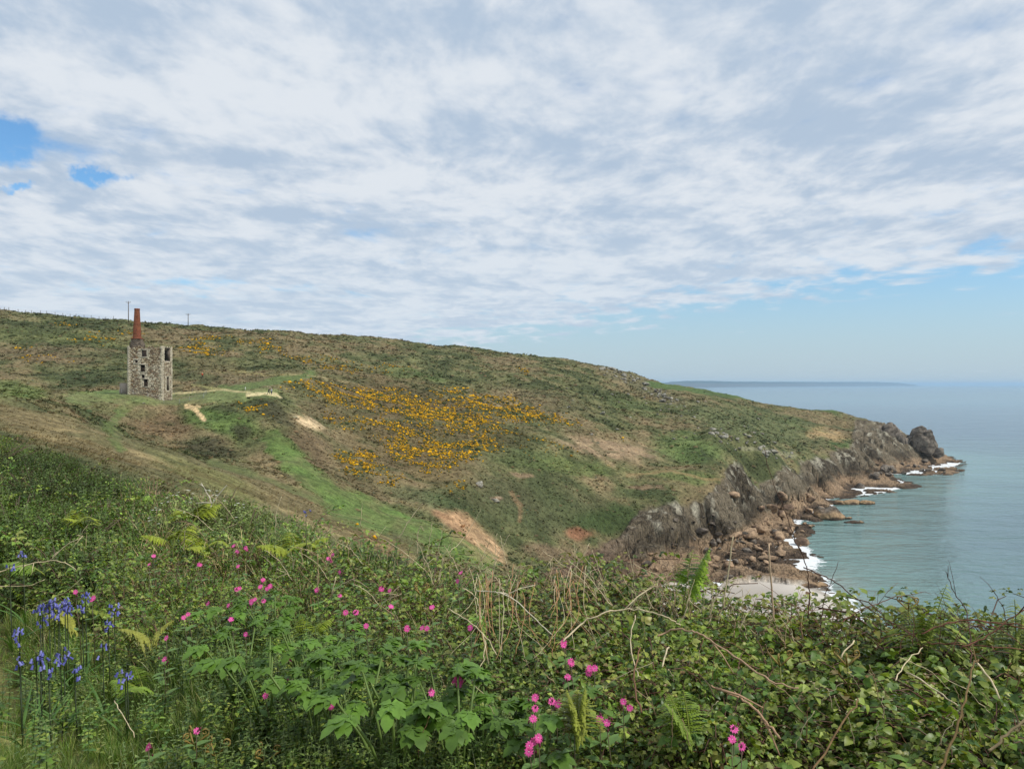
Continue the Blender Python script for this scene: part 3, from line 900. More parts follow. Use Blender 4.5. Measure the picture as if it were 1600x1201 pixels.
HAZE = 5.5e-5
build_haze()
# ------------------------------------------------------------------ low mesh helpers
def icosphere(sub):
    import bmesh
    bm = bmesh.new(); bmesh.ops.create_icosphere(bm, subdivisions=sub, radius=1.0)
    V = np.array([v.co[:] for v in bm.verts]); Fa = np.array([[v.index for v in f.verts] for f in bm.faces]); bm.free()
    return V, Fa


ICO = {k: icosphere(k) for k in (2, 3, 4, 5)}


def rock_blob(sub, seed, planes=26, lo=0.72, rough=0.05, flat=1.0):
    """a faceted boulder cut by random joint planes"""
    r = np.random.default_rng(seed)
    V, Fa = ICO[sub]
    N = r.normal(size=(planes, 3)); N[: planes // 3, 2] *= 0.15; N /= np.linalg.norm(N, axis=1)[:, None]
    D = r.uniform(lo, 1.0, planes)
    dots = V @ N.T
    rad = np.where(dots > 0.05, D / np.maximum(dots, 0.05), 9).min(1)
    rad = np.minimum(rad, 1.15)
    n = fbm(V[:, 0] * 3 + V[:, 2] * 2.1 + seed, V[:, 1] * 3 - V[:, 2] * 1.7, 0.8, 3, seed)
    return V * (rad * (1 + n * rough * 2))[:, None] * np.array([1, 1, flat]), Fa


def xf(V, loc=(0, 0, 0), rz=0.0, sc_=(1, 1, 1), tilt=0.0, taz=0.0):
    m = Matrix.Rotation(rz, 3, 'Z')
    if tilt:
        m = Matrix.Rotation(tilt, 3, Vector((math.cos(taz), math.sin(taz), 0))) @ m
    return (V * np.array(sc_)) @ np.array(m).T + np.array(loc)


def join(parts):
    Vs, Fs, Cs, n = [], [], [], 0
    for V, Fa, Cc in parts:
        Vs.append(V); Fs.append(Fa + n); Cs.append(np.broadcast_to(Cc, V.shape)); n += len(V)
    return np.concatenate(Vs), np.concatenate(Fs), np.concatenate(Cs)


def scatter(proto, loc, rz, scl, tilt=None, taz=None, tint=None):
    """many copies of (V,F,C) in one go; scl (n,) or (n,3); tint (n,3) multiplies the colours"""
    V, Fa, Cc = proto
    n = len(loc)
    scl = np.asarray(scl, float)
    if scl.ndim == 1: scl = np.repeat(scl[:, None], 3, 1)
    P_ = V[None] * scl[:, None, :]
    c, s_ = np.cos(rz)[:, None], np.sin(rz)[:, None]
    X = P_[..., 0] * c - P_[..., 1] * s_; Y = P_[..., 0] * s_ + P_[..., 1] * c; Z = P_[..., 2]
    if tilt is not None:
        ax, ay = np.cos(taz)[:, None], np.sin(taz)[:, None]
        ct, st = np.cos(tilt)[:, None], np.sin(tilt)[:, None]
        dot = X * ax + Y * ay
        # Rodrigues about the horizontal axis (ax, ay, 0)
        cx, cy, cz = ay * Z, -ax * Z, ax * Y - ay * X
        X, Y, Z = X * ct + cx * st + ax * dot * (1 - ct), Y * ct + cy * st + ay * dot * (1 - ct), Z * ct + cz * st
    O = np.stack([X, Y, Z], -1) + loc[:, None, :]
    Cn = np.broadcast_to(Cc[None], O.shape)
    if tint is not None: Cn = Cn * tint[:, None, :]
    Fn = Fa[None] + (np.arange(n) * len(V))[:, None, None]
    return O.reshape(-1, 3), Fn.reshape(-1, Fa.shape[1]), np.asarray(Cn).reshape(-1, 3)


# ------------------------------------------------------------------ heath and gorse cover
def clump_proto(seed, rings=1):
    r = np.random.default_rng(seed)
    n = 5
    V = [(0, 0, 1.0)]
    F3 = []
    if rings == 1:
        for i in range(n):
            a = i * 2 * math.pi / n + r.uniform(-.3, .3)
            V.append((math.cos(a) * r.uniform(.7, 1.1), math.sin(a) * r.uniform(.7, 1.1), -0.15))
        F3 = [(0, 1 + i, 1 + (i + 1) % n) for i in range(n)]
    else:
        for k, (rr, zz) in enumerate([(.6, .82), (1.0, .05)]):
            for i in range(n):
                a = (i + k * .5) * 2 * math.pi / n + r.uniform(-.25, .25); q = rr * r.uniform(.75, 1.2)
                V.append((math.cos(a) * q, math.sin(a) * q, zz * r.uniform(.7, 1.15) - (0.2 if k else 0)))
        F3 = [(0, 1 + i, 1 + (i + 1) % n) for i in range(n)]
        for i in range(n):
            a, b, c, d = 1 + i, 1 + (i + 1) % n, 1 + n + i, 1 + n + (i + 1) % n
            F3 += [(a, c, b), (b, c, d)]
    V = np.array(V); V[0, :2] += r.uniform(-.25, .25, 2)
    return V, np.array(F3), np.ones((len(V), 3))


def tuft_proto(seed, blades=7, lean=0.5, width=0.16):
    """upright ragged tuft of pointed blades leaning with the wind"""
    r = np.random.default_rng(seed)
    V, Fa = [], []
    for i in range(blades):
        a = r.uniform(0, 6.28); q = r.uniform(0, .55) ** .7
        bx, by = math.cos(a) * q, math.sin(a) * q
        h = r.uniform(.55, 1.0); t2 = r.uniform(0, 6.28); w = width * r.uniform(.7, 1.6)
        V += [(bx - math.cos(t2) * w, by - math.sin(t2) * w, -.12), (bx + math.cos(t2) * w, by + math.sin(t2) * w, -.12),
              (bx + math.cos(a) * .35 + lean * r.uniform(.3, 1), by + math.sin(a) * .35 - lean * .4, h)]
        Fa.append((3 * i, 3 * i + 1, 3 * i + 2))
    return np.array(V), np.array(Fa), np.ones((len(V), 3))


def build_heath():
    tufts = [tuft_proto(s_, 7, .5, .2) for s_ in range(6)]
    fine = [tuft_proto(s_ + 9, 8, .5, .10) for s_ in range(6)]
    domes = [clump_proto(s_ + 20, 2) for s_ in range(6)]
    pops = []
    for (N, d0, d1) in ((46000, 24, 118), (100000, 100, 470)):
        u = rng.uniform(-200, 1480, N); d = np.exp(rng.uniform(math.log(d0), math.log(d1), N))
        pops.append((u, d))
    u = np.concatenate([p[0] for p in pops]); d = np.concatenate([p[1] for p in pops])
    x = (u - 800) / F * d; y = d
    z, rock, sand = terrain(x, y)
    uu, vv = proj(x, y, z)
    track = np.zeros(len(x)); bare = np.zeros(len(x))
    for pl, hw, c, s_ in LINES:
        track = np.maximum(track, line_w(uu, vv, pl, hw * (1.25 if hw < 6 else .9)) * (s_ > .65))
    for r in REG:
        if r[5][0] > 0.25 and r[6] > .85: bare = np.maximum(bare, reg_w(uu, vv, r))
    house = (np.abs(x + 88) < 6.5) & (np.abs(y - 179.5) < 5)
    ok = (rock < 0.35) & (sand < .2) & (z > 0.8) & (uu > -180) & (~house) & (rng.random(len(x)) > track * 0.97) & (rng.random(len(x)) > bare * .8)
    x, y, z, rock, sand, uu = [a[ok] for a in (x, y, z, rock, sand, uu)]
    col, g = paint(x, y, z, rock, sand)
    n = len(x)
    isg = (rng.random(n) < np.clip(g * 1.0, 0, 1) * smooth(fbm(x, y, 4.2, 3, 101), -.2, .12))
    near = smooth(-y, -130, -60)
    size = np.exp(rng.normal(-1.0, 0.34, n)) * (1 - 0.55 * near)
    size *= np.clip(y / 220, .75, 1.6)
    kind = np.where(rng.random(n) < near, 0, np.where(rng.random(n) < .80, 1, 2))
    bright = rng.uniform(0.72, 1.36, n)
    hue = rng.normal(0, 1, (n, 1)) * np.array([[0.09, 0.02, -0.04]])
    tint = col * (bright[:, None] + hue)
    br = rng.random(n) < 0.15
    tint[br] = tint[br] * .45 + C(120, 96, 74) * rng.uniform(.4, .7, (br.sum(), 1))
    dk = (rng.random(n) < 0.06) & (kind > 0)
    tint[dk] = C(58, 64, 38) * rng.uniform(.7, 1.2, (dk.sum(), 1))
    st = (rng.random(n) < 0.35) & (kind == 0)
    tint[st] = tint[st] * .5 + C(170, 152, 112) * rng.uniform(.35, .6, (st.sum(), 1))
    parts_h, parts_g = [], []
    elong = np.stack([size * rng.uniform(1.0, 1.6, n), size * rng.uniform(.7, 1.1, n), size * rng.uniform(.5, .95, n)], 1)
    elong[kind == 2, 2] *= .62
    rz = rng.normal(-0.45, 0.5, n)
    rz = np.where(kind < 2, rng.normal(0, .6, n), rz)
    grp = rng.integers(0, 6, n)
    hs = ~isg
    instance_cloud('heath', fine + tufts + domes, (kind * 6 + grp)[hs], np.stack([x, y, z - 0.03], 1)[hs], rz[hs], elong[hs], None, None, np.clip(tint[hs], .004, 1), M['clump_i'], 'low heather bracken and grass tussocks over the hillside')
    # extra blossom and dark bush bodies inside the gorse areas
    gd = []
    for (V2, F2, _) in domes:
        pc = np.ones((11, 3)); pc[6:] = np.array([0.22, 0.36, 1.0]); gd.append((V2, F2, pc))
    N = 170000
    u = rng.uniform(-60, 940, N); d = np.exp(rng.uniform(math.log(140), math.log(380), N)); x2 = (u - 800) / F * d
    z2, r2, s2 = terrain(x2, d); c2, g2 = paint(x2, d, z2, r2, s2)
    ok = (rng.random(N) < np.clip(g2, 0, 1) * .8 * smooth(fbm(x2, d, 4.2, 3, 101), -.40, .06)) & (r2 < .2)
    dark = rng.random(N) < .5
    X = np.concatenate([x[isg], x2[ok]]); Y = np.concatenate([y[isg], d[ok]]); Zz = np.concatenate([z[isg], z2[ok]]); dk_ = np.concatenate([rng.random(isg.sum()) < .2, dark[ok]])
    m = len(X)
    e = np.exp(rng.normal(-1.46, .38, m))[:, None] * np.array([[1.1, .8, .72]]) * np.clip(Y / 210, .8, 1.3)[:, None]
    yel = np.where(rng.random((m, 1)) < .5, C(236, 176, 26), C(180, 134, 34)) * rng.uniform(.5, 1.05, (m, 1))
    yel[dk_] = C(74, 78, 40) * rng.uniform(.6, 1.2, (dk_.sum(), 1)); e[dk_] *= 1.25
    instance_cloud('gorse', gd, rng.integers(0, 6, m), np.stack([X, Y, Zz + np.where(dk_, -.05, .08)], 1), rng.normal(-.4, .5, m), e, None, None, yel, M['clump_i'], 'low gorse covered in yellow flowers on the hillside')


build_heath()


# ------------------------------------------------------------------ rocks standing on their own
def rock_cols(V, kind, seed):
    n = fbm(V[:, 0] * 1.0 + seed, V[:, 1] + V[:, 2] * 1.3, 2.0, 3, seed)[:, None]
    if kind == 'pale':
        c = C(160, 156, 142) + (C(106, 100, 90) - C(160, 156, 142)) * smooth(n, -.2, .3)
    elif kind == 'tan':
        c = C(168, 142, 114) + (C(112, 92, 76) - C(168, 142, 114)) * smooth(n, -.1, .4)
    else:
        c = C(126, 116, 104) + (C(76, 68, 60) - C(126, 116, 104)) * smooth(n, -.2, .3)
    return c


def sea_rock(name, blobs, kind, label, cat, loc):
    parts = []
    for i, (ox, oy, oz, sx, sy, sz, tl) in enumerate(blobs):
        V, Fa = rock_blob(4, hash_(name) + i * 7, 30, 0.7, 0.05)
        V = xf(V, (ox, oy, oz), i * 1.3 if sx == sy else 0.15 * i, (sx, sy, sz), tl, 1.3)
        zc = V[:, 2:3] + fbm(V[:, 0], V[:, 1], 3, 2, 4)[:, None]
        c = rock_cols(V, kind, i)
        c = c + (C(170, 140, 104) - c) * (1 - smooth(zc + loc[2], 1.6, 3.4)) * .75
        c = c + (C(58, 48, 42) - c) * (1 - smooth(zc + loc[2], 0.3, 0.9)) * .9
        parts.append((V, Fa, c))
    V, Fa, Cc = join(parts)
    o = link(name, make_mesh(name, V, Fa, Cc), M['rock'], loc=loc)
    return tag(o, label, cat)


def hash_(s_):
    return sum(ord(c) * (i + 3) for i, c in enumerate(s_)) % 997


def sealevel(u, v):
    d = EYE * F / (v - 600)
    return Vector(((u - 800) / F * d, d, 0))


b = sealevel(1303, 812)
sea_rock('islet_rock', [(0, 0, .8, 5.2, 4.5, 3.6, .1), (3.0, 1, .3, 3.2, 3, 2.4, .3), (-2.4, .8, .9, 2.8, 3.5, 2.9, 0), (5.9, -.5, -.1, 1.6, 1.2, .9, 0)], 'dark',
         'rounded brown rock standing in foam just off the foreshore', 'rock', tuple(b + Vector((0, 3, 0))))
b = sealevel(1330, 787)
sea_rock('skerry', [(-4.5, 0, .1, 3.8, 2.5, 1.5, 0), (0, .3, .2, 5.2, 2.6, 1.5, 0), (5.4, .2, .2, 3.0, 2.2, 1.7, .1), (8.0, .6, .1, 1.8, 1.5, 1.2, 0)], 'dark',
         'long flat reef lying in the water beyond the rounded rock', 'rock', tuple(b))
d_ = 428.0
zg = 9.5
sea_rock('sea_stack', [(0, 0, 2.8, 7.8, 6.5, 8.0, .05), (-1.2, 0, 8.2, 4.4, 4.6, 4.0, .1), (1.6, -1, 7.0, 3.8, 4.2, 3.9, .2), (-4.6, .5, 3.4, 3.9, 4.5, 5.0, .15), (4.9, -1, 1.8, 3.8, 4, 5.4, -.2), (0, -1, 11.2, 2.2, 2.2, 1.4, .1), (8, -2, -3.0, 4, 4, 3.4, 0)], 'dark',
         'tall block of dark granite standing near the tip of the headland', 'rock', ((1440 - 800) / F * d_, d_, zg))
sea_rock('granite_tor', [(0, 0, 3, 6.5, 5, 7.2, .1), (-6.5, 1, 2.2, 6, 5, 6.6, .1), (-13, 2, 2.2, 5.5, 5, 5.6, 0), (4.6, -.5, .5, 4, 4, 6.4, -.2), (-18.5, 3, 2.0, 5, 4, 4.4, 0), (1.6, 0, 7.6, 2.6, 2.8, 2.8, .1), (8.5, -1, -2.5, 4.5, 3.5, 4.6, 0)], 'dark',
         'rugged grey crag on the ridge left of the tall block at the headland', 'rock', ((1388 - 800) / F * 430, 430, 14.0))
for (uu_, vv_, r_, kk, lb) in [(1383, 742, 1.4, 'dark', 'small dark reef awash off the middle ledges'), (1262, 915, 1.5, 'dark', 'low dark reef awash at the edge of the sandy beach'),
                               (1330, 768, 1.2, 'dark', 'little rock awash in the inlet behind the flat reef'), (1336, 816, 1.0, 'tan', 'tiny tan rock in the foam right of the rounded rock')]:
    b = sealevel(uu_, vv_)
    sea_rock('reef', [(0, 0, 0, 2.6 * r_, 1.6 * r_, 0.7 * r_, 0), (2.2 * r_, .3, 0, 1.5 * r_, 1 * r_, .6 * r_, .1), (-2.2 * r_, .4, 0, 1.8 * r_, 1.1 * r_, .5 * r_, 0)], kk, lb, 'rock', tuple(b))

BM = {}
for kind in ('pale', 'tan', 'grey'):
    BM[kind] = []
    for i in range(6):
        V, Fa = rock_blob(3, 50 + i * 3, 16, 0.6, 0.05, 0.75)
        BM[kind].append(make_mesh('boulder', V, Fa, rock_cols(V * 2, kind, i + 3)))
        BM[kind][-1].materials.append(M['rock'])


def boulder(kind, p, size, label, group, name='boulder', flat=1.0):
    o = bpy.data.objects.new(name, BM[kind][rng.integers(0, 6)]); COL.objects.link(o)
    o.location = p; o.rotation_euler = (rng.uniform(-.3, .3), rng.uniform(-.3, .3), rng.uniform(0, 6.28))
    o.scale = (size * rng.uniform(.8, 1.5), size * rng.uniform(.7, 1.1), size * rng.uniform(.6, 1.0) * flat)
    return tag(o, label, 'boulder', group)


def scatter_uv(path, n, spread, smin, smax, kind, label, group, name='boulder', dm=100, sink=0.2):
    path = np.array(path, float)
    seg = np.r_[0, np.cumsum(np.hypot(*np.diff(path, axis=0).T))]
    for _ in range(n):
        t_ = rng.uniform(0, seg[-1])
        u_ = np.interp(t_, seg, path[:, 0]) + rng.normal(0, spread[0]); v_ = np.interp(t_, seg, path[:, 1]) + rng.normal(0, spread[1])
        p = hit(u_, v_, dm)
        if p.z < 0.1: continue
        s_ = smin + (smax - smin) * rng.random() ** 2.2
        mid_ = sum(q[0] for q in path) / len(path)
        wd = 'large ' if s_ > smin + .45 * (smax - smin) else ''
        side_ = ' on the left, inland side' if u_ < mid_ - spread[0] * .6 else (' on the right, seaward side' if u_ > mid_ + spread[0] * .6 else '')
        boulder(kind, p + Vector((0, 0, s_ * (.35 - sink))), s_, wd + label + side_, group + (' large' if wd else '') + side_, name)


scatter_uv([(935, 573), (985, 590), (1010, 603), (1050, 630)], 60, (7, 4), .6, 2.0, 'pale', 'weathered granite rock on the ridge skyline', 'granite rocks along the ridge')
scatter_uv([(1000, 605), (1050, 630), (1120, 665), (1200, 690)], 55, (34, 12), .35, 1.1, 'pale', 'pale boulder in the turf of the right slope', 'boulders scattered down the green slope')
scatter_uv([(900, 605), (980, 640), (1040, 680)], 30, (40, 14), .3, 0.9, 'pale', 'pale boulder in the heather below the ridge', 'boulders scattered in the heather')
scatter_uv([(1100, 672), (1160, 695), (1230, 715)], 36, (10, 4), .5, 1.5, 'pale', 'lichened rock at the grassy cliff top', 'rocks along the cliff top')
scatter_uv([(1150, 862), (1230, 850), (1235, 820), (1270, 790), (1180, 800)], 70, (26, 12), .6, 2.2, 'tan', 'tan boulder on the foreshore below the cliff', 'boulders on the foreshore', sink=.1)
scatter_uv([(1000, 884), (1080, 884), (1190, 878)], 26, (30, 7), .4, 1.4, 'tan', 'tan boulder on the shelves beside the beach', 'boulders beside the beach', sink=.1)
scatter_uv([(1050, 850), (1150, 840)], 34, (45, 20), .5, 1.7, 'grey', 'grey boulder at the foot of the cliff', 'fallen boulders below the cliff', sink=.1)
scatter_uv([(1340, 748), (1400, 735), (1460, 730)], 40, (20, 5), .8, 2.3, 'grey', 'grey boulder on the headland ledges', 'boulders on the headland ledges', sink=.15)
boulder('pale', hit(748, 757, 100), 1.3, 'pale boulder at the top of the overgrown cliff near the red earth scar', None)
boulder('pale', hit(773, 781, 100), 1.1, 'pinkish pale boulder embedded in the overgrown cliff face', None)
boulder('pale', hit(1452, 690, 100) * 1.0, 1.1, 'pale rock resting against the tall block at the headland', None)
boulder('pale', hit(224, 630, 100), .28, 'little white stone in the grass in front of the engine house', None, 'stone')


# ------------------------------------------------------------------ engine house
def box_vf(x0, x1, y0, y1, z0, z1):
    V = np.array([(x, y, z) for z in (z0, z1) for y in (y0, y1) for x in (x0, x1)], float)
    return V, np.array([(0, 2, 3, 1), (4, 5, 7, 6), (0, 1, 5, 4), (2, 6, 7, 3), (0, 4, 6, 2), (1, 3, 7, 5)])


def build_engine_house():
    K = 177.0 / F
    gx, gy = (254 - 800) / F * 177.0, 177.0
    root = empty('engine_house', (gx, gy, 40.6), math.radians(2.0), label='roofless granite engine house ruin with a red brick chimney stack', cat='ruin')
    Z0 = 40.6

    def zl(v): return EYE + (600 - v) * K - Z0
    L, W, TH = 8.2, 5.3, 0.85
    top = zl(541)
    fr = [((u0 - 254) * K, (u1 - 254) * K, zl(v1), zl(v0)) for u0, u1, v0, v1 in
          [(222, 229.3, 546.5, 556.5), (212, 215.7, 562, 566.3), (220.2, 227, 569.5, 580), (222.2, 226.3, 585, 590), (225.2, 231.3, 592, 603)]]
    ri = [(1.0, 4.2, zl(562.5), zl(543.2)), (2.2, 3.6, zl(609), zl(588.5))]
    bk = [(-5.2, -3.8, 6, 8), (-3.2, -2.0, 9.5, 11)]

    def wall(axis, a0, a1, off0, off1, holes, zt):
        """wall as blocks between the openings; axis 0 runs along x, 1 along y"""
        ax = sorted({a0, a1, *[h[0] for h in holes], *[h[1] for h in holes]}); az = sorted({0, zt, *[h[2] for h in holes], *[h[3] for h in holes]})
        ps = []
        for i in range(len(ax) - 1):
            for j in range(len(az) - 1):
                cx, cz = (ax[i] + ax[i + 1]) / 2, (az[j] + az[j + 1]) / 2
                if any(h[0] < cx < h[1] and h[2] < cz < h[3] for h in holes): continue
                a = (ax[i], ax[i + 1], off0, off1, az[j], az[j + 1]) if axis == 0 else (off0, off1, ax[i], ax[i + 1], az[j], az[j + 1])
                V, Fa = box_vf(*a); ps.append((V, Fa, col_in))
        return join(ps)
    col_in = C(116, 106, 94)
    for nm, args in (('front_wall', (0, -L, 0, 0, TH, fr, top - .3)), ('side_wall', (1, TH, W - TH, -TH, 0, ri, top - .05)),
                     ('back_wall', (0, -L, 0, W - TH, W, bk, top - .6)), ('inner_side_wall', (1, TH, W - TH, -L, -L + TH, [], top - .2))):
        col_in = C(62, 54, 48) if nm in ('back_wall', 'inner_side_wall') else C(116, 106, 94)  # interior shade painted into the far walls so the window openings look dark
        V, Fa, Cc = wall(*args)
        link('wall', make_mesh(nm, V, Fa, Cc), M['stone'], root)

    r = np.random.default_rng(3)

    def facing(plane, a0, a1, z0, z1f, holes, sgn, q0=True, q1=True):
        """irregular stones proud of the wall; plane: ('y', value) or ('x', value)"""
        ps = []
        z = z0
        row = 0
        while z < z1f(0.5 * (a0 + a1)) + .1:
            hh = r.uniform(.22, .36)
            a = a0 - 0.03
            while a < a1 - .02:
                ww = r.uniform(.25, .65)
                quoin = (q0 and a <= a0) or (q1 and a + ww > a1 - .35)
                if quoin: ww = (.72 if row % 2 else .45)
                if a + ww > a1 - .15: ww = a1 + 0.03 - a
                cx = a + ww / 2; cz = z + hh / 2
                lim = z1f(cx) + r.uniform(-.15, .12)
                hit_ = [h for h in holes if a < h[1] - .02 and a + ww > h[0] + .02 and z < h[3] - .02 and z + hh > h[2] + .02]
                a_lo, a_hi = a, a + ww
                if hit_:
                    h = hit_[0]
                    if h[0] <= cx <= h[1]:
                        a += ww
                        if a < h[1]: a = max(a, min(h[1], a))
                        if a_hi > h[1] + .12: a_lo = h[1]
                        elif a_lo < h[0] - .12: a_hi = h[0]
                        else: continue
                        a -= ww
                    else:
                        if cx < h[0]: a_hi = h[0]
                        else: a_lo = h[1]
                near_open = any(abs(a_lo - h[1]) < .5 and h[2] - .3 < cz < h[3] + .35 or abs(a_hi - h[0]) < .5 and h[2] - .3 < cz < h[3] + .35 or (h[0] - .3 < cx < h[1] + .3 and (0 < h[2] - cz < .4 or 0 < cz - h[3] < .4)) for h in holes)
                if cz < lim and a_hi - a_lo > .08:
                    g = .012; pr = r.uniform(.03, .09) + (.04 if quoin else 0)
                    zt = min(z + hh - g, lim + .2)
                    if plane[0] == 'y':
                        y1 = plane[1]; V, Fa = box_vf(a_lo + g, a_hi - g, min(y1, y1 + sgn * pr), max(y1, y1 + sgn * pr), z + g, zt)
                    else:
                        x1 = plane[1]; V, Fa = box_vf(min(x1, x1 + sgn * pr), max(x1, x1 + sgn * pr), a_lo + g, a_hi - g, z + g, zt)
                    V = V + r.uniform(-.018, .018, V.shape)
                    t_ = r.random()
                    c = C(150, 140, 124) if t_ < .45 else (C(118, 106, 94) if t_ < .75 else (C(178, 172, 158) if t_ < .93 else C(134, 112, 90)))
                    if cz > top - 4.2 and not quoin: c = c * .88 * np.array([1, .96, .9])
                    if quoin or near_open: c = C(186, 180, 166) * r.uniform(.75, 1.1)
                    ps.append((V, Fa, c * r.uniform(.88, 1.12) * np.array([1.28, 1.23, 1.12])))
                a = a + ww
            z += hh; row += 1
        return ps
    ps = facing(('y', 0.0), -L, 0, 0, lambda a: top + .16 * math.sin(a * 2.1 + 1) + .12 * math.sin(a * 5.3), fr, -1)
    ps += facing(('x', 0.0), 0, W, 0, lambda a: top, ri, 1)
    ps += facing(('y', W), -L, 0, 0, lambda a: top - .6, bk, 1)
    ps += facing(('x', -L), 0, W, 0, lambda a: top - .2, [], -1)
    # wall heads
    V, Fa, Cc = join(ps)
    o = link('stone', make_mesh('masonry', V, Fa, Cc), M['stone'], root); tag(o, kind='stuff')
    # lintels and sills
    for h in fr:
        for zz in ((h[3] - .0, h[3] + .24), (h[2] - .2, h[2])):
            V, Fa = box_vf(h[0] - .22, h[1] + .22, -.13, -.001, zz[0] + .012, zz[1] - .012)
            link('lintel' if zz[0] >= h[3] else 'sill', make_mesh('lintel', V, Fa, np.tile(C(176, 168, 152), (8, 1))), M['stone'], root)
    # stone stack carrying the brick chimney, leaning in from the left wall head
    zb, zt = top - .4, zl(527.5)
    cx, cy = (215.3 - 254) * K - .88, 1.75
    n = 14
    rings = [(zb, cx - .05, 1.5), (zb + .9, cx + .1, 1.5), (zb + 1.6, cx + .02, 1.2), (zt, cx, 1.04)]
    V = []; 
    for (z_, xx, rr) in rings:
        for i in range(n):
            a = i * 2 * math.pi / n
            sq = 1 / max(abs(math.cos(a)), abs(math.sin(a))); k = (sq * .6 + .4)
            V.append((xx + math.cos(a) * rr * k, cy + math.sin(a) * rr * min(k, 1.1) * .9, z_))
    V.append((cx, cy, zt))
    q = [(k * n + i, k * n + (i + 1) % n, (k + 1) * n + (i + 1) % n, (k + 1) * n + i) for k in range(len(rings) - 1) for i in range(n)]
    base = link('chimney', make_mesh('chimney', np.array(V), np.array(q), np.tile(C(104, 94, 84), (len(V), 1))), M['stone'], root)
    ps = []
    for k in range(10):
        z_ = zb + (zt - zb) * k / 10; t_ = k / 10
        xx = np.interp(z_, [x_[0] for x_ in rings], [x_[1] for x_ in rings]); rr = np.interp(z_, [x_[0] for x_ in rings], [x_[2] for x_ in rings])
        for i in range(n):
            a = (i + .5 * (k % 2)) * 2 * math.pi / n; sq = 1 / max(abs(math.cos(a)), abs(math.sin(a))); kk = sq * .6 + .4
            V, Fa = box_vf(-.04, .07, -rr * .21, rr * .21, 0, (zt - zb) / 10 - .03)
            V = V + r.uniform(-.02, .02, V.shape)
            V = xf(V, (xx + math.cos(a) * rr * kk, cy + math.sin(a) * rr * min(kk, 1.1) * .9, z_), a)
            ps.append((V, Fa, C(128, 116, 102) * r.uniform(.6, 1.25)))
    V, Fa, Cc = join(ps)
    o = link('stone', make_mesh('chimney_stone', V, Fa, Cc), M['stone'], base); tag(o, kind='stuff')
    # brick shaft: courses of bricks round a taper
    zb, zt = zt, zl(480.5)
    nc = 66; nb = 16
    V, Fa, Cc = [], [], []
    ps = []
    r0, r1 = .95, .56
    for k in range(nc):
        z_ = zb + (zt - zb) * k / nc; hh = (zt - zb) / nc; t_ = k / nc
        rr = r0 + (r1 - r0) * t_ + (.06 if k > nc - 4 else 0) + (.05 if k < 2 else 0)
        for i in range(nb):
            a = (i + .5 * (k % 2)) * 2 * math.pi / nb
            V, Fa = box_vf(-.12, 0, -rr * .19, rr * .19, 0, hh - .012); V = V + r.uniform(-.006, .006, V.shape)
            V = xf(V, (cx + math.cos(a) * rr, cy + math.sin(a) * rr, z_), a)
            ps.append((V, Fa, C(148, 94, 70) * r.uniform(.62, 1.2) * np.array([1, r.uniform(.85, 1.15), 1])))
    V, Fa, Cc = join(ps)
    sh_ = link('brick', make_mesh('chimney_brick', V, Fa, Cc), M['stone'], base); tag(sh_, kind='stuff')
    ring = lambda rad, z_: [(cx + math.cos(i * math.pi / 12) * rad, cy + math.sin(i * math.pi / 12) * rad, z_) for i in range(24)]
    V = np.array(ring(r0 - .07, zb) + ring(r1 - .05, zt - .03) + ring(r1 - .26, zt - .03) + ring(r1 - .26, zt - 3))
    q = np.array([(k * 24 + i, k * 24 + (i + 1) % 24, (k + 1) * 24 + (i + 1) % 24, (k + 1) * 24 + i) for k in range(3) for i in range(24)])
    link('flue', make_mesh('flue', V, q, np.tile(C(84, 52, 42), (len(V), 1))), M['stone'], base)
    V, Fa = box_vf(cx - 1.2, cx + 1.2, cy - 1.1, cy + 1.1, zb - .16, zb + .02)
    link('ledge', make_mesh('ledge', V, Fa, np.tile(C(132, 84, 66), (8, 1))), M['stone'], base)
    # pale rendered block at the left-hand end
    p = hit(194.5, 614, 100)
    V, Fa = box_vf(-.95, .95, -.4, .4, -.6, 2.55)
    o = link('concrete_wall', make_mesh('concrete_wall', V, Fa, np.tile(C(176, 162, 148), (8, 1))), M['stone'], loc=((194.2 - 800) / F * 181, 181, EYE - (613.5 - 600) / F * 181 - .1))
    tag(o, 'short pale rendered wall beside the left end of the engine house', 'wall')


build_engine_house()


# ------------------------------------------------------------------ poles, fences, boat, people
def tube(points, radii, sides=5, col=(1, 1, 1)):
    pts_ = [Vector(p) for p in points]
    V, Fa = [], []
    up = Vector((0, 0, 1))
    for i, p in enumerate(pts_):
        d = (pts_[min(i + 1, len(pts_) - 1)] - pts_[max(i - 1, 0)]).normalized()
        s_ = d.cross(up)
        if s_.length < 1e-3: s_ = d.cross(Vector((1, 0, 0)))
        s_.normalize(); q = s_.cross(d)
        for k in range(sides):
            a = 2 * math.pi * k / sides
            V.append(p + (s_ * math.cos(a) + q * math.sin(a)) * radii[i])
    for i in range(len(pts_) - 1):
        for k in range(sides):
            a, b_, c, d = i * sides + k, i * sides + (k + 1) % sides, (i + 1) * sides + (k + 1) % sides, (i + 1) * sides + k
            Fa += [(a, b_, c), (a, c, d)]
    n = len(V)
    for base, top_ in ((0, False), ((len(pts_) - 1) * sides, True)):
        for k in range(1, sides - 1):
            Fa.append((base, base + k, base + k + 1) if top_ else (base, base + k + 1, base + k))
    V = np.array([v[:] for v in V])
    return V, np.array(Fa), np.broadcast_to(np.array(col, float), V.shape).copy()


M['wood'] = mat_flat('weathered_wood', C(92, 78, 66), 0.9, 0.2)
M['metal'] = mat_flat('galvanised_wire', C(140, 142, 142), 0.6, 0.4, metallic=0.4)


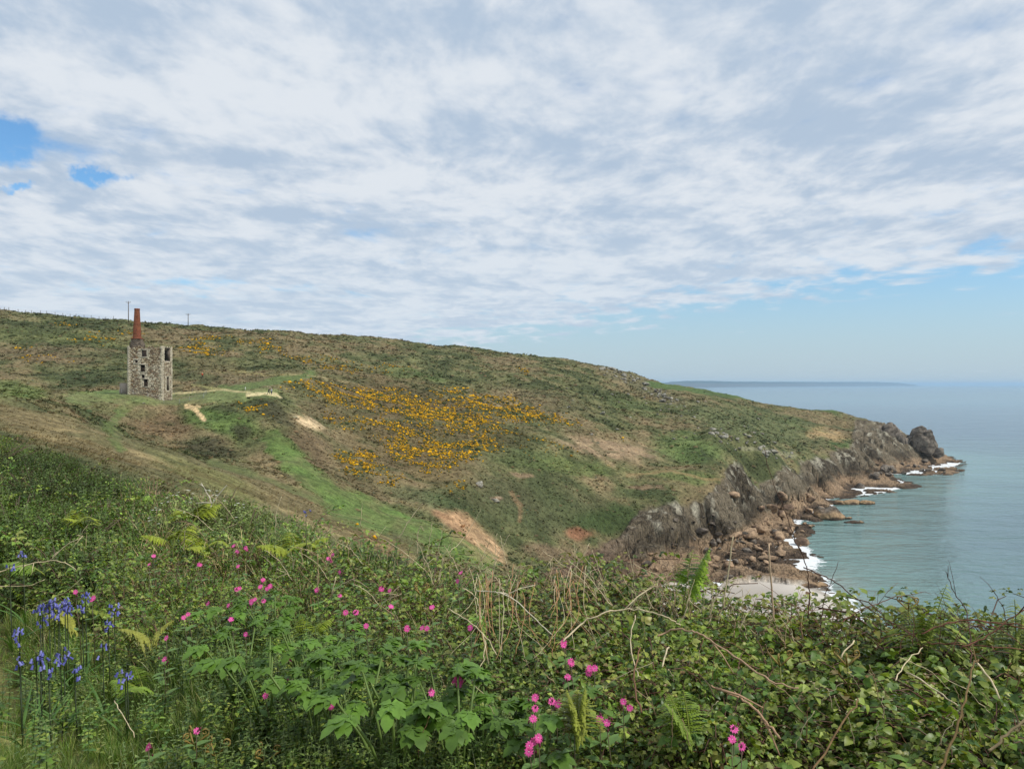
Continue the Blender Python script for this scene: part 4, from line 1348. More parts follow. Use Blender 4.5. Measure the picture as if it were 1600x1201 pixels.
def power_pole(u, vtop, d, label):
    x = (u - 800) / F * d
    zg_ = float(ground(x, d)[0]); ztop = EYE - (vtop - 600) / F * d; H = ztop - zg_ + 1
    root = empty('power_pole', (x, d, zg_ - 1), label=label, cat='power pole', group='power poles along the skyline')
    V, Fa, _ = tube([(0, 0, 0), (0, 0, H)], [.2, .14], 8)
    link('pole', make_mesh('pole', V, Fa), M['wood'], root)
    ps = [tube([(-1.15, -.12, H - .55), (1.15, -.12, H - .55)], [.07, .07], 4), tube([(-.6, -.12, H - .58), (0, -.1, H - 1.3)], [.04, .04], 4), tube([(.6, -.12, H - .58), (0, -.1, H - 1.3)], [.04, .04], 4)]
    V, Fa, _ = join(ps); arm = link('crossarm', make_mesh('crossarm', V, Fa), M['wood'], root)
    for sx in (-1.05, 0, 1.05):
        V, Fa, _ = tube([(sx, -.12, H - .5), (sx, -.12, H - .3), (sx, -.12, H - .15)], [.06, .09, .05], 6)
        link('insulator', make_mesh('insulator', V, Fa), M['metal'], root)


power_pole(200.7, 470, 345, 'tallest wooden power pole just left of the brick chimney top')
power_pole(294, 489, 372, 'middle wooden power pole standing on the skyline right of the chimney')
power_pole(349.5, 508, 440, 'farthest power pole with only its top showing over the skyline')


def fence(name, pts_, label, ph=1.15, wires=(.35, .7, 1.05), r_=.06, mat='wood', cat='fence'):
    root = empty(name, pts_[0], label=label, cat=cat)
    o0 = Vector(pts_[0])
    me = None
    tops = []
    for p in pts_:
        V, Fa, _ = tube([(0, 0, -.3), (0, 0, ph)], [r_, r_ * .9], 5)
        if me is None: me = make_mesh('post', V, Fa)
        o = link('post', me, M[mat], root); o.location = Vector(p) - o0; o.rotation_euler = (rng.uniform(-.06, .06), rng.uniform(-.06, .06), 0)
        tops.append(Vector(p) - o0)
    for w in wires:
        V, Fa, _ = tube([t_ + Vector((0, 0, w)) for t_ in tops], [.012] * len(tops), 3)
        link('wire', make_mesh('wire', V, Fa), M['metal'], root)


us_ = list(np.arange(-30, 185, 11.5) + rng.uniform(-2.5, 2.5, len(np.arange(-30, 185, 11.5))))
fp = []
for u_ in us_:
    d = np.linspace(250, 420, 200); x = (u_ - 800) / F * d; g = ground(x, d); i = int(np.argmax((g - EYE) / d))
    fp.append((x[i], d[i], g[i]))
fence('field_fence', fp, 'wooden post and wire field fence along the left skyline', 1.3, (.4, .8, 1.15), .1)
fp = []
for u_, d in [(186, 186), (190, 176), (208, 173.5), (230.5, 172.5), (256, 171.5), (280, 173), (296, 174.5), (318, 178), (322, 184), (300, 189), (272, 189.5)]:
    x = (u_ - 800) / F * d; fp.append((x, d, float(ground(x, d)[0])))
fence('wire_fence', fp, 'thin wire safety fence on slim posts around the engine house', 1.25, (.2, .45, .7, .95, 1.2), .035, 'metal')

V, Fa, _ = tube([(0, 0, -.1), (0, 0, .75), (0, 0, .8)], [.09, .09, .05], 8)
o = link('marker_post', make_mesh('marker_post', V, Fa), mat_flat('white_paint', C(225, 225, 220)), loc=hit(383.3, 609.6, 120)); tag(o, 'small white marker post on the green beside the dirt path', 'marker post')


def fishing_boat():
    d = EYE * F / 11.6
    root = empty('fishing_boat', ((1305 - 800) / F * d, d, 0), math.radians(25), label='tiny dark fishing boat far out on the open sea', cat='boat')
    V, n = [], 9
    for k in range(n):
        t_ = k / (n - 1); w = 1.7 * math.sin(math.pi * min(t_ * .62 + .38, 1.0)) ** .8 if t_ < 1 else 0.05; sh_ = 1.2 + .9 * t_ ** 2
        V += [(-5 + 10.5 * t_, -w, sh_), (-5 + 10.2 * t_, -w * .6, -.4), (-5 + 10.2 * t_, w * .6, -.4), (-5 + 10.5 * t_, w, sh_)]
    q = [(k * 4 + a, k * 4 + (a + 1) % 4, (k + 1) * 4 + (a + 1) % 4, (k + 1) * 4 + a) for k in range(n - 1) for a in range(4)] + [(0, 1, 2, 3)]
    link('hull', make_mesh('hull', np.array(V), np.array(q)), mat_flat('hull_paint', C(40, 52, 70)), root)
    V, Fa = box_vf(-1.2, 2.0, -1.1, 1.1, 1.2, 3.4); V[4:, 0] *= .85
    cab = link('wheelhouse', make_mesh('wheelhouse', V, Fa), mat_flat('cabin_paint', C(190, 190, 186)), root)
    V, Fa, _ = tube([(-2.4, 0, 1), (-2.4, 0, 6.5)], [.12, .07], 6); link('mast', make_mesh('mast', V, Fa), M['metal'], root)


fishing_boat()


def person(name, loc, rz, joints, label, shirt, trousers, hat, skin=C(190, 140, 112)):
    """joints: dict name -> (x, y, z, r); one skinned surface grown over the skeleton"""
    root = empty(name, loc, rz, label=label, cat='person')
    order = ['pelvis', 'waist', 'chest', 'neck', 'head', 'crown', 'sl', 'el', 'hl', 'sr', 'er', 'hr', 'hipl', 'kl', 'al', 'tl', 'hipr', 'kr', 'ar', 'tr']
    ed = [('pelvis', 'waist'), ('waist', 'chest'), ('chest', 'neck'), ('neck', 'head'), ('head', 'crown'), ('chest', 'sl'), ('sl', 'el'), ('el', 'hl'), ('chest', 'sr'), ('sr', 'er'), ('er', 'hr'),
          ('pelvis', 'hipl'), ('hipl', 'kl'), ('kl', 'al'), ('al', 'tl'), ('pelvis', 'hipr'), ('hipr', 'kr'), ('kr', 'ar'), ('ar', 'tr')]
    me = bpy.data.meshes.new('skeleton')
    me.from_pydata([joints[k][:3] for k in order], [(order.index(a), order.index(b_)) for a, b_ in ed], [])
    o = bpy.data.objects.new('body', me); COL.objects.link(o)
    sk = o.modifiers.new('skin', 'SKIN'); o.modifiers.new('sub', 'SUBSURF').levels = 1
    for i, k in enumerate(order):
        sv = me.skin_vertices[0].data[i]; sv.radius = (joints[k][3],) * 2; sv.use_root = (i == 0)
    dg = bpy.context.evaluated_depsgraph_get(); dg.update()
    ev = bpy.data.meshes.new_from_object(o.evaluated_get(dg))
    bpy.data.objects.remove(o)
    V = np.array([v.co[:] for v in ev.vertices])
    if not len(V): return root
    J = np.array([joints[k][:3] for k in order])
    seg = np.array([(order.index(a), order.index(b_)) for a, b_ in ed])
    A = J[seg[:, 0]]; B = J[seg[:, 1]]
    AB = B - A
    t_ = np.clip(((V[:, None] - A) * AB).sum(-1) / (AB ** 2).sum(-1), 0, 1)
    near = np.argmin(np.linalg.norm(V[:, None] - (A + t_[..., None] * AB), axis=-1), 1)
    col = np.zeros((len(V), 3))
    for i, (a, b_) in enumerate(ed):
        m_ = near == i
        c = skin if b_ in ('head', 'crown', 'neck') else (shirt if b_ in ('waist', 'chest', 'sl', 'sr', 'el', 'er') else (shirt if b_ in ('hl', 'hr') else (C(50, 45, 42) if b_ in ('tl', 'tr') else trousers)))
        col[m_] = c
    hz = joints['head'][2]
    a = ev.attributes.new('Col', 'FLOAT_COLOR', 'POINT'); c4 = np.ones((len(V), 4), np.float32); c4[:, :3] = col
    a.data.foreach_set('color', c4.ravel())
    ev.polygons.foreach_set('use_smooth', np.ones(len(ev.polygons), bool)); ev.materials.clear(); ev.materials.append(M['stone'])
    ev.name = 'body'
    link('body', ev, None, root)
    hx, hy, hz, hr = joints['crown']
    V, Fa = ICO[3]
    V = V * np.array([.115, .135, .09]) + np.array([hx, hy + .01, hz + .05])
    link('hat' if hat[0] > .3 else 'hair', make_mesh('hat', V, Fa, np.tile(hat, (len(V), 1)), True), M['stone'], root)
    return root


def pose(lean=0.0, stride=0.1, arm=0.15, hunch=0.0):
    j = dict(pelvis=(0, 0, .95, .15), waist=(0, .3 * lean, 1.13, .14), chest=(0, .75 * lean, 1.38, .165), neck=(0, lean + .02, 1.53, .06), head=(0, 1.1 * lean + hunch + .04, 1.64, .09), crown=(0, 1.15 * lean + hunch + .03, 1.73, .08),
             sl=(-.19, .8 * lean, 1.42, .065), el=(-.26, .7 * lean + arm * .4, 1.15, .05), hl=(-.22, .7 * lean + arm + .12, .98, .035),
             sr=(.19, .8 * lean, 1.42, .065), er=(.27, .7 * lean - arm * .3, 1.15, .05), hr=(.24, .7 * lean + arm * .2 + .05, .93, .035),
             hipl=(-.1, 0, .88, .1), kl=(-.11, stride * .6, .5, .07), al=(-.11, stride, .09, .045), tl=(-.12, stride + .17, .045, .04),
             hipr=(.1, 0, .88, .1), kr=(.11, -stride * .3, .5, .07), ar=(.11, -stride, .09, .045), tr=(.12, -stride + .17, .045, .04))
    return j


for nm_, (uu_, vv_), rz_, js, lb, sh_, tr_, ht in [
    ('person', (419.6, 616.2), -1.2, pose(.22, .32, .3, .08), 'walker in dark clothes and a pale hat leaning forward at the path end', C(48, 46, 60), C(44, 44, 66), C(205, 200, 190)),
    ('person', (424.3, 616.4), 2.6, pose(.03, .12, .12), 'walker in a white top and navy trousers standing at the path end', C(205, 208, 214), C(34, 36, 84), C(170, 165, 160)),
    ('person', (316.2, 591.5), .8, pose(.08, .25, .2), 'walker in an orange red jacket coming down the upper path', C(160, 72, 48), C(52, 46, 48), C(196, 170, 140))]:
    p = hit(uu_, vv_, 120)
    person(nm_, p, rz_, js, lb, sh_, tr_, ht)

# ------------------------------------------------------------------ foreground plants
SIL = np.array([(-300, 655, 17), (0, 688, 14), (130, 738, 11), (280, 768, 9), (380, 797, 8), (480, 832, 6.5), (600, 872, 5.2), (760, 898, 4.6), (900, 912, 4.4), (1000, 934, 4.0), (1100, 950, 3.7),
                (1200, 976, 3.4), (1350, 1004, 3.1), (1600, 1012, 3.0), (1900, 1016, 3.0)], float)


def sil(u):
    return np.interp(u, SIL[:, 0], SIL[:, 1]), np.interp(u, SIL[:, 0], SIL[:, 2])


def canopy_z(u, d):
    v, ds = sil(u)
    zc = EYE - (v - 600) / F * ds
    return zc - 0.10 * smooth(-d, -2.6, -1.2)


def canopy_at(u, v):
    """the place on top of the plant cover in the direction of photo pixel (u, v)"""
    d = 3.0
    for _ in range(12):
        zc = float(canopy_z(u, d)); d = min((EYE - zc) * F / max(v - 600, 30), float(sil(u)[1]) * 1.1)
    return Vector(((u - 800) / F * d, d, EYE - (v - 600) / F * d))


def rootz(x, y):
    return float(ground(x, y)[0])


def leaf(L, W, n=2, fold=.25, droop=.3, power=.8, jag=0.0):
    """pointed leaf along +x, folded on the midrib and drooping to the tip"""
    V = [(0, 0, 0)]
    for i in range(n):
        t_ = (i + 1) / (n + 1)
        w = W * math.sin(math.pi * t_ ** power) ** .85
        if jag: w *= 1 + (jag if i % 2 else -jag)
        z_ = -droop * L * t_ ** 2
        V += [(t_ * L - .04 * L, w, z_ + fold * w), (t_ * L, 0, z_), (t_ * L - .04 * L, -w, z_ + fold * w)]
    V.append((L, 0, -droop * L))
    T = len(V) - 1
    Fa = [(0, 2, 1), (0, 3, 2)]
    for i in range(n - 1):
        a = 1 + 3 * i; b_ = a + 3
        Fa += [(a, a + 1, b_ + 1), (a, b_ + 1, b_), (a + 1, a + 2, b_ + 2), (a + 1, b_ + 2, b_ + 1)]
    a = 1 + 3 * (n - 1)
    Fa += [(a, a + 1, T), (a + 1, a + 2, T)]
    return np.array(V), np.array(Fa)


def place(V, loc, az, elev=0.0, roll=0.0, s_=1.0):
    m = Matrix.Rotation(az, 3, 'Z') @ Matrix.Rotation(-elev, 3, 'Y') @ Matrix.Rotation(roll, 3, 'X')
    return (V * s_) @ np.array(m).T + np.array(loc)


LG = [C(114, 140, 52), C(132, 156, 64), C(94, 124, 48), C(150, 166, 74), C(82, 112, 48)]


def nettle_parts(seed, h=.55, n=7, ln=3, jag=.22):
    r = np.random.default_rng(seed)
    lean = r.uniform(-.1, .1, 2)
    pts_ = [(lean[0] * t_ ** 2 * h, lean[1] * t_ ** 2 * h, t_ * h) for t_ in np.linspace(0, 1, 5)]
    stem = tube(pts_, np.linspace(.004, .0022, 5), 4, C(98, 118, 66))
    lv = []
    for k in range(n):
        t_ = .28 + .70 * k / (n - 1); az = k * math.pi / 2 + r.uniform(-.3, .3)
        L = .064 * (1 - .62 * ((t_ - .28) / .72) ** 1.6) * r.uniform(.85, 1.2)
        for sgn in (0, math.pi):
            V, Fa = leaf(L, L * .30, ln, .3, .35, .62, jag)
            V = place(V, (lean[0] * t_ ** 2 * h, lean[1] * t_ ** 2 * h, t_ * h), az + sgn + r.uniform(-.2, .2), r.uniform(.1, .5) + .5 * (t_ > .9), r.uniform(-.25, .25))
            c = LG[r.integers(0, 5)] * r.uniform(.75, 1.15)
            if t_ > .85: c = C(124, 146, 76) * r.uniform(.8, 1.1)
            lv.append((V, Fa, c))
    return stem, lv


def bramble_parts(seed, n=6, ln=2, sz=.05):
    r = np.random.default_rng(seed)
    az0 = r.uniform(0, 6.28); Ls = r.uniform(.3, .5)
    P_ = lambda t_: np.array([math.cos(az0) * t_ * Ls, math.sin(az0) * t_ * Ls, .34 * math.sin(t_ * 2.0)])
    stem = tube([P_(t_) for t_ in np.linspace(0, 1, 6)], np.linspace(.0035, .0018, 6), 4, C(110, 84, 66))
    lv = []
    for k in range(n):
        t_ = .18 + .8 * k / (n - 1); p = P_(t_); az = az0 + (1 if k % 2 else -1) * r.uniform(.5, 1.4)
        el = r.uniform(.2, .9); pl = .03
        q = p + np.array([math.cos(az) * math.cos(el), math.sin(az) * math.cos(el), math.sin(el)]) * pl
        cc = LG[r.integers(0, 5)] * r.uniform(.7, 1.1)
        if r.random() < .07: cc = C(122, 108, 66) * r.uniform(.8, 1.1)
        if r.random() < .16: cc = C(140, 150, 76)
        for j, da in enumerate((0, 1.25, -1.25)):
            L = sz * r.uniform(.85, 1.2) * (1.15 if j == 0 else .85)
            V, Fa = leaf(L, L * .37, ln, .30, .40, .78, .10 if ln > 3 else 0)
            lv.append((place(V, q, az + da + r.uniform(-.3, .3), r.uniform(-.55, .6), r.uniform(-.8, .8)), Fa, cc * r.uniform(.9, 1.1)))
    return stem, lv


def hogweed_parts(seed, n=5, size=.14):
    """clump of broad lobed leaves on arching stalks"""
    r = np.random.default_rng(seed)
    out = []
    for k in range(n):
        az = k * 2 * math.pi / n + r.uniform(-.4, .4); Ls = r.uniform(.16, .3); el = r.uniform(.8, 1.25)
        top = np.array([math.cos(az) * math.cos(el), math.sin(az) * math.cos(el), math.sin(el)]) * Ls + np.array([0, 0, .1])
        stalk = tube([(0, 0, 0), tuple(top * .55 + np.array([0, 0, .03])), tuple(top)], [.005, .004, .003], 4, C(112, 136, 70))
        ps = []
        cc = C(96, 130, 48) * r.uniform(.65, 1.15)
        for j, (da, off, sz) in enumerate([(0, .55, 1.1), (.95, .3, .85), (-.95, .3, .85), (1.9, .05, .6), (-1.9, .05, .6)]):
            a = az + da; L = size * sz * r.uniform(.85, 1.15)
            o_ = top + np.array([math.cos(az), math.sin(az), -.12]) * size * off * .5
            for e_, lf, ww in ((0, 1.0, .34), (.62, .72, .24), (-.62, .72, .24)):
                V, Fa = leaf(L * lf, L * ww, 4, .2, .35, .75, .26)
                ps.append((place(V, o_, a + e_, r.uniform(-.25, .12), r.uniform(-.2, .2)), Fa, cc * r.uniform(.9, 1.1)))
        out.append((stalk, join(ps)))
    return out


def fern_parts(seed, L=.45, n=15, curl=0.4, az=0.0, elev=1.1, sag=.9, col=None, unroll=0.0):
    """one bracken frond: arching stalk with toothed side leaflets"""
    r = np.random.default_rng(seed)
    col = C(132, 152, 50) if col is None else col
    pts_ = []; p = np.zeros(3); el = elev
    N = 14
    for i in range(N):
        pts_.append(p.copy())
        p = p + np.array([math.cos(az) * math.cos(el), math.sin(az) * math.cos(el), math.sin(el)]) * L / (N - 1)
        el -= sag / N * (1 + (3.5 * unroll if i > N * .72 else 0))
    pts_ = np.array(pts_)
    stem = tube(pts_, np.linspace(.0042, .0012, N), 4, C(128, 140, 56))
    lv = []
    for k in range(n):
        t_ = .30 + .68 * k / (n - 1); q = t_ * (N - 1); i = min(int(q), N - 2); pp = pts_[i] + (pts_[i + 1] - pts_[i]) * (q - i)
        d = pts_[i + 1] - pts_[i]; d /= np.linalg.norm(d); eld = math.asin(max(-1, min(1, d[2])))
        wl = L * .36 * math.sin(math.pi * (.18 + .82 * (k / (n - 1)) ** .8)) ** .8 * (1 - .7 * unroll * (t_ > .6)) + .008
        for sgn in (1, -1):
            V, Fa = leaf(wl * r.uniform(.85, 1.1), wl * .10 + .002, 12, .1, .3 + .8 * unroll, .62, .55)
            lv.append((place(V, pp, az + sgn * 1.22, eld * .25 + r.uniform(-.15, .15), sgn * (math.pi / 2 - .9) * 0 + r.uniform(-.3, .3)), Fa, col * r.uniform(.8, 1.15)))
    return stem, lv


def grass_proto(seed, n=15, h=.28, dry=False):
    r = np.random.default_rng(seed); ps = []
    for i in range(n):
        a = r.uniform(0, 6.28); hh = h * r.uniform(.5, 1.15); w = .0022 * r.uniform(.7, 1.4) * min(h / .28, 1.0); rr = r.uniform(0, .05); ln = r.uniform(.15, .75) * hh; t2 = a + r.uniform(1, 2)
        bx, by = math.cos(a) * rr, math.sin(a) * rr
        V = []
        for k, t_ in enumerate((0, .45, .8)):
            cx, cy, cz = bx + math.cos(a) * ln * t_ ** 2, by + math.sin(a) * ln * t_ ** 2, hh * t_ * (1 - .25 * t_ ** 2)
            ww = w * (1, .9, .6)[k]
            V += [(cx - math.cos(t2) * ww, cy - math.sin(t2) * ww, cz), (cx + math.cos(t2) * ww, cy + math.sin(t2) * ww, cz)]
        V.append((bx + math.cos(a) * ln, by + math.sin(a) * ln, hh * .78))
        Fa = [(0, 1, 3), (0, 3, 2), (2, 3, 5), (2, 5, 4), (4, 5, 6)]
        c = (C(190, 172, 128) if r.random() < .7 else C(158, 128, 96)) if dry else (C(96, 124, 46) if r.random() < .8 else C(140, 148, 80))
        ps.append((np.array(V), np.array(Fa), c * r.uniform(.7, 1.15)))
    return join(ps)


def sprig_proto(seed, n=26, h=.3, lw=.013, col=None):
    """woody shoot with many small leaves"""
    r = np.random.default_rng(seed); ps = [tube([(0, 0, 0), (.02, 0, h * .5), (.0, .02, h)], [.004, .003, .001], 3, C(86, 72, 50))]
    for i in range(n):
        t_ = r.uniform(.12, 1.05); a = r.uniform(0, 6.28); q = .10 * (1.15 - t_) + .01
        p = (math.cos(a) * q * r.random(), math.sin(a) * q * r.random(), h * t_)
        L = lw * r.uniform(1.2, 2.4)
        V = np.array([(0, 0, 0), (L * .5, L * .34, .15 * L), (L, 0, 0), (L * .5, -L * .34, .15 * L)])
        ps.append((place(V, p, a, r.uniform(-.3, 1.0), r.uniform(-.6, .6)), np.array([(0, 2, 1), (0, 3, 2)]), (col if col is not None else LG[r.integers(0, 5)]) * r.uniform(.7, 1.2)))
    return join(ps)


def cleaver_proto(seed, h=.4):
    r = np.random.default_rng(seed); ps = [tube([(0, 0, 0), (.01, 0, h * .5), (.03, .02, h)], [.002, .002, .001], 3, C(118, 142, 80))]
    for k in range(8):
        z_ = h * (.3 + .1 * k)
        for i in range(7):
            a = i * .9 + k; L = .026 * (1.25 - .08 * k)
            V = np.array([(0, 0, 0), (L * .6, .0035, 0), (L, 0, -.002), (L * .6, -.0035, 0)])
            ps.append((place(V, (.03 * (z_ / h) ** 2, .02 * (z_ / h) ** 2, z_), a, r.uniform(-.1, .4)), np.array([(0, 2, 1), (0, 3, 2)]), C(112, 140, 70) * r.uniform(.8, 1.1)))
    return join(ps)


def build_undergrowth():
    P_n = [join([s_] + l_) for s_, l_ in (nettle_parts(i, .55, 9, 4, .2) for i in range(6))]
    P_b = [join([s_] + l_) for s_, l_ in (bramble_parts(i + 30, 12, 3, [.018, .021, .025, .031][i % 4]) for i in range(8))]
    P_g = [grass_proto(i) for i in range(5)]
    P_d = [grass_proto(i + 9, 14, .34, True) for i in range(5)]
    P_s = [sprig_proto(i) for i in range(5)]
    P_c = [cleaver_proto(i) for i in range(3)]
    P_x = [join([s_] + l_) for s_, l_ in (bramble_parts(i + 60, 14, 2, [.018, .022, .028][i % 3]) for i in range(6))]
    P_h = [join([s_] + l_) for s_, l_ in (nettle_parts(i + 200, .55, 8, 3, 0) for i in range(4))]
    P_t = [grass_proto(i + 70, 7, .62) for i in range(4)]
    P_f = [join([s_] + l_) for s_, l_ in (fern_parts(i, .42, 9, elev=1.0) for i in range(3))]
    N = 26000
    u = rng.uniform(-160, 1760, N)
    vs, ds = sil(u)
    q = rng.random(N)
    v = vs + 2 + (1290 - vs) * q ** 1.25
    zc = canopy_z(u, 3.0)
    d = (EYE - zc) * F / (v - 600)
    d = np.minimum(d, ds * 1.02)
    extra = rng.random(N) < .16                         # plants standing just behind the brow
    d = np.where(extra, ds * rng.uniform(1.0, 1.16, N), d)
    x = (u - 800) / F * d; y = d
    zg_ = ground(x, y)
    zc = canopy_z(u, d)
    vv = 600 + (EYE - zc) / d * F
    pw = path_w(x, y)
    bare_ = rng.random(N)
    lump = np.minimum(fbm(x, y, .55, 3, 201) * .34 + fbm(x, y, .16, 2, 206) * .12 + fbm(x, y, 3.2, 2, 202) * .07 - .10, -.045)
    h = np.clip(zc - zg_ + lump, .1, 1.1)
    h = np.where(pw > .1, np.minimum(h, .05 + .12 * rng.random(N)), h)
    edge = smooth(path_x(y) + 1.0 - x, 0.0, 1.0) * smooth(-y, -9, -6)         # plants get lower towards the path
    h = h * (1 - .72 * edge)
    low_ = edge > .5
    # weights of the kinds by place
    L_ = smooth(-u, -560, -260); far_ = smooth(d, 4.2, 6.5); rt = smooth(u + fbm(x, y, .8, 2, 210) * 260, 760, 960); bot = smooth(vv, 930, 1010)
    wn = (1 - rt) * (.7 + 1.1 * bot) + .10 * (1 - .75 * L_ * bot) * (1 - .7 * far_)
    wb = .22 + 1.5 * rt + .45 * (1 - bot) * (1 - far_)
    wg = L_ * (1.6 * bot + .25) + pw * 8 + .12
    dryn = fbm(x, y, 1.3, 3, 203)
    wd = smooth(dryn, -.05, .3) * (.55 * far_ + .35 * (1 - bot) + .05) + .03 + 1.5 * smooth(-np.abs(u - 330), -170, -60) * (1 - smooth(vv, 880, 940))
    ws = far_ * 1.6 + .1 * L_
    wc = .14 * bot
    wf = .03 + .10 * far_
    brow = smooth(vv, 1010, 930) if False else 1 - smooth(vv, 925, 1000)
    wd = wd + brow * .75 * smooth(u, 560, 700) * (1 - smooth(u, 1180, 1300))
    W = np.stack([wn, wb, wg, wd, ws, wc, wf], 1) * np.exp(np.stack([2.6 * fbm(x, y, .75, 2, 220 + k) for k in range(7)], 1)); W /= W.sum(1)[:, None]
    kind = (rng.random(N)[:, None] > np.cumsum(W, 1)).sum(1).clip(0, 6)
    allp, off = [], 0
    rec = {'green': [], 'dry': []}
    kind = np.where((kind == 1) & (d > 3.1), 7, kind)
    kind = np.where((kind == 0) & (rng.random(N) < .3), 8, kind)
    kind = np.where((rng.random(N) < .035) & (kind != 2), 9, kind)
    kind = np.where(low_ & (kind != 2) & (rng.random(N) < .75), 2, kind)
    protos = [P_n, P_b, P_g, P_d, P_s, P_c, P_f, P_x, P_h, P_t]
    base_h = [.55, .36, .26, .30, .32, .42, .36, .36, .55, .56]
    bright = np.clip(1 + .38 * fbm(x, y, .6, 3, 204) + .25 * fbm(x, y, .2, 2, 205), .55, 1.5) * rng.uniform(.8, 1.15, N)
    for kk, pr in enumerate(protos):
        for j, p in enumerate(pr):
            sel = (kind == kk) & (rng.integers(0, len(pr), N) == j)
            if kk == 3: sel = (kind == kk) & (np.arange(N) % len(pr) == j)
            if not sel.any(): continue
            n = sel.sum()
            if kk in (0, 5, 8):
                s_ = np.clip(h[sel] / base_h[kk], .4, 1.5) * rng.uniform(.85, 1.12, n); zz = zg_[sel]
                s_ = np.minimum(s_, 1.3); zz = np.maximum(zz, zg_[sel] + h[sel] - base_h[kk] * s_)
            else:
                s_ = rng.uniform(.75, 1.3, n) * np.clip(1 + .09 * (d[sel] - 3), .9, 1.9)
                if kk == 2: s_ = np.where(pw[sel] > .1, .35 + .3 * rng.random(n), s_ * 1.0)
                s_ = np.where(low_[sel], s_ * .55, s_)
                s_ = np.minimum(s_, (h[sel] + (.18 if kk == 9 else .04)) / base_h[kk]) if kk != 2 else np.minimum(s_, (h[sel] + .08) / base_h[kk])
                depth = rng.random(n) ** 2.2 * .28
                zz = zg_[sel] + np.maximum(h[sel] - base_h[kk] * s_ - depth, -.02)
            tint = np.repeat(bright[sel][:, None], 3, 1)
            tint = tint * (1 + rng.normal(0, .05, (n, 3)))
            if kk == 8: tint = tint * np.array([[1.12, 1.08, 1.15]])
            if kk in (1, 7): tint = tint * (1 + rt[sel][:, None] * np.array([[-.04, -.12, -.12]]))
            loc = np.stack([x[sel], y[sel], zz], 1)
            if kk == 3: tint = tint * .95
            rec['dry' if kk == 3 else 'green'].append((np.full(n, off + j), loc, rng.uniform(0, 6.28, n), s_, rng.uniform(0, .45 if kk not in (0, 5) else .2, n), rng.uniform(0, 6.28, n), tint))
        off += len(pr); allp += pr
    for key, nm, lb, mt in (('green', 'undergrowth', 'dense mixed bramble nettle and grass cover on the bank', 'leaf_i'), ('dry', 'dry_grass', 'bleached dry grass among the green plants on the bank', 'dry_i')):
        r_ = [np.concatenate([q[i] for q in rec[key]]) for i in range(7)]
        instance_cloud(nm, allp, r_[0], r_[1], r_[2], r_[3], r_[4], r_[5], r_[6], M[mt], lb, soft=(key == 'green'))
    # short turf on the trodden path
    N = 5200
    y = rng.uniform(1.2, 8.5, N) ; x = path_x(y) - rng.uniform(-.4, 3.0, N)
    ok = rng.random(N) < np.clip(.35 + fbm(x, y, .5, 3, 207) * 1.2 + smooth(x - path_x(y), -.5, .2), .08, 1)
    x, y = x[ok], y[ok]
    g5 = [grass_proto(40 + i, 9, .06) for i in range(4)]
    zg_ = ground(x, y); n = len(x)
    instance_cloud('turf', g5, rng.integers(0, 4, n), np.stack([x, y, zg_], 1), rng.uniform(0, 6.28, n), rng.uniform(.7, 1.6, n), None, None, np.repeat(rng.uniform(1.0, 1.7, n)[:, None], 3, 1) * np.array([[1.15, 1.05, 1.0]]), M['leaf_i'], 'short worn grass of the trodden path')


build_undergrowth()


def thing_from(name, stem, lv, loc, rz, label, cat, group=None, part='leaf', stem_name='stem', mat='leaf', meshes=None):
    root = empty(name, loc, rz, label=label, cat=cat, group=group)
    V, Fa, Cc = stem
    link(stem_name, make_mesh(stem_name, V, Fa, Cc), M[mat], root)
    for V, Fa, Cc in lv:
        link(part, make_mesh(part, V, Fa, np.broadcast_to(Cc, V.shape), True), M[mat], root)
    return root


def put(proto, loc, rz, sc_, label=None, group=None):
    o = copy_tree(proto)
    o.location = loc; o.rotation_euler = (rng.uniform(-.1, .1), rng.uniform(-.1, .1), rz); o.scale = (sc_,) * 3
    if label: o['label'] = label
    if group: o['group'] = group
    return o


def kill_tree(o):
    for c in list(o.children): kill_tree(c)
    bpy.data.objects.remove(o)


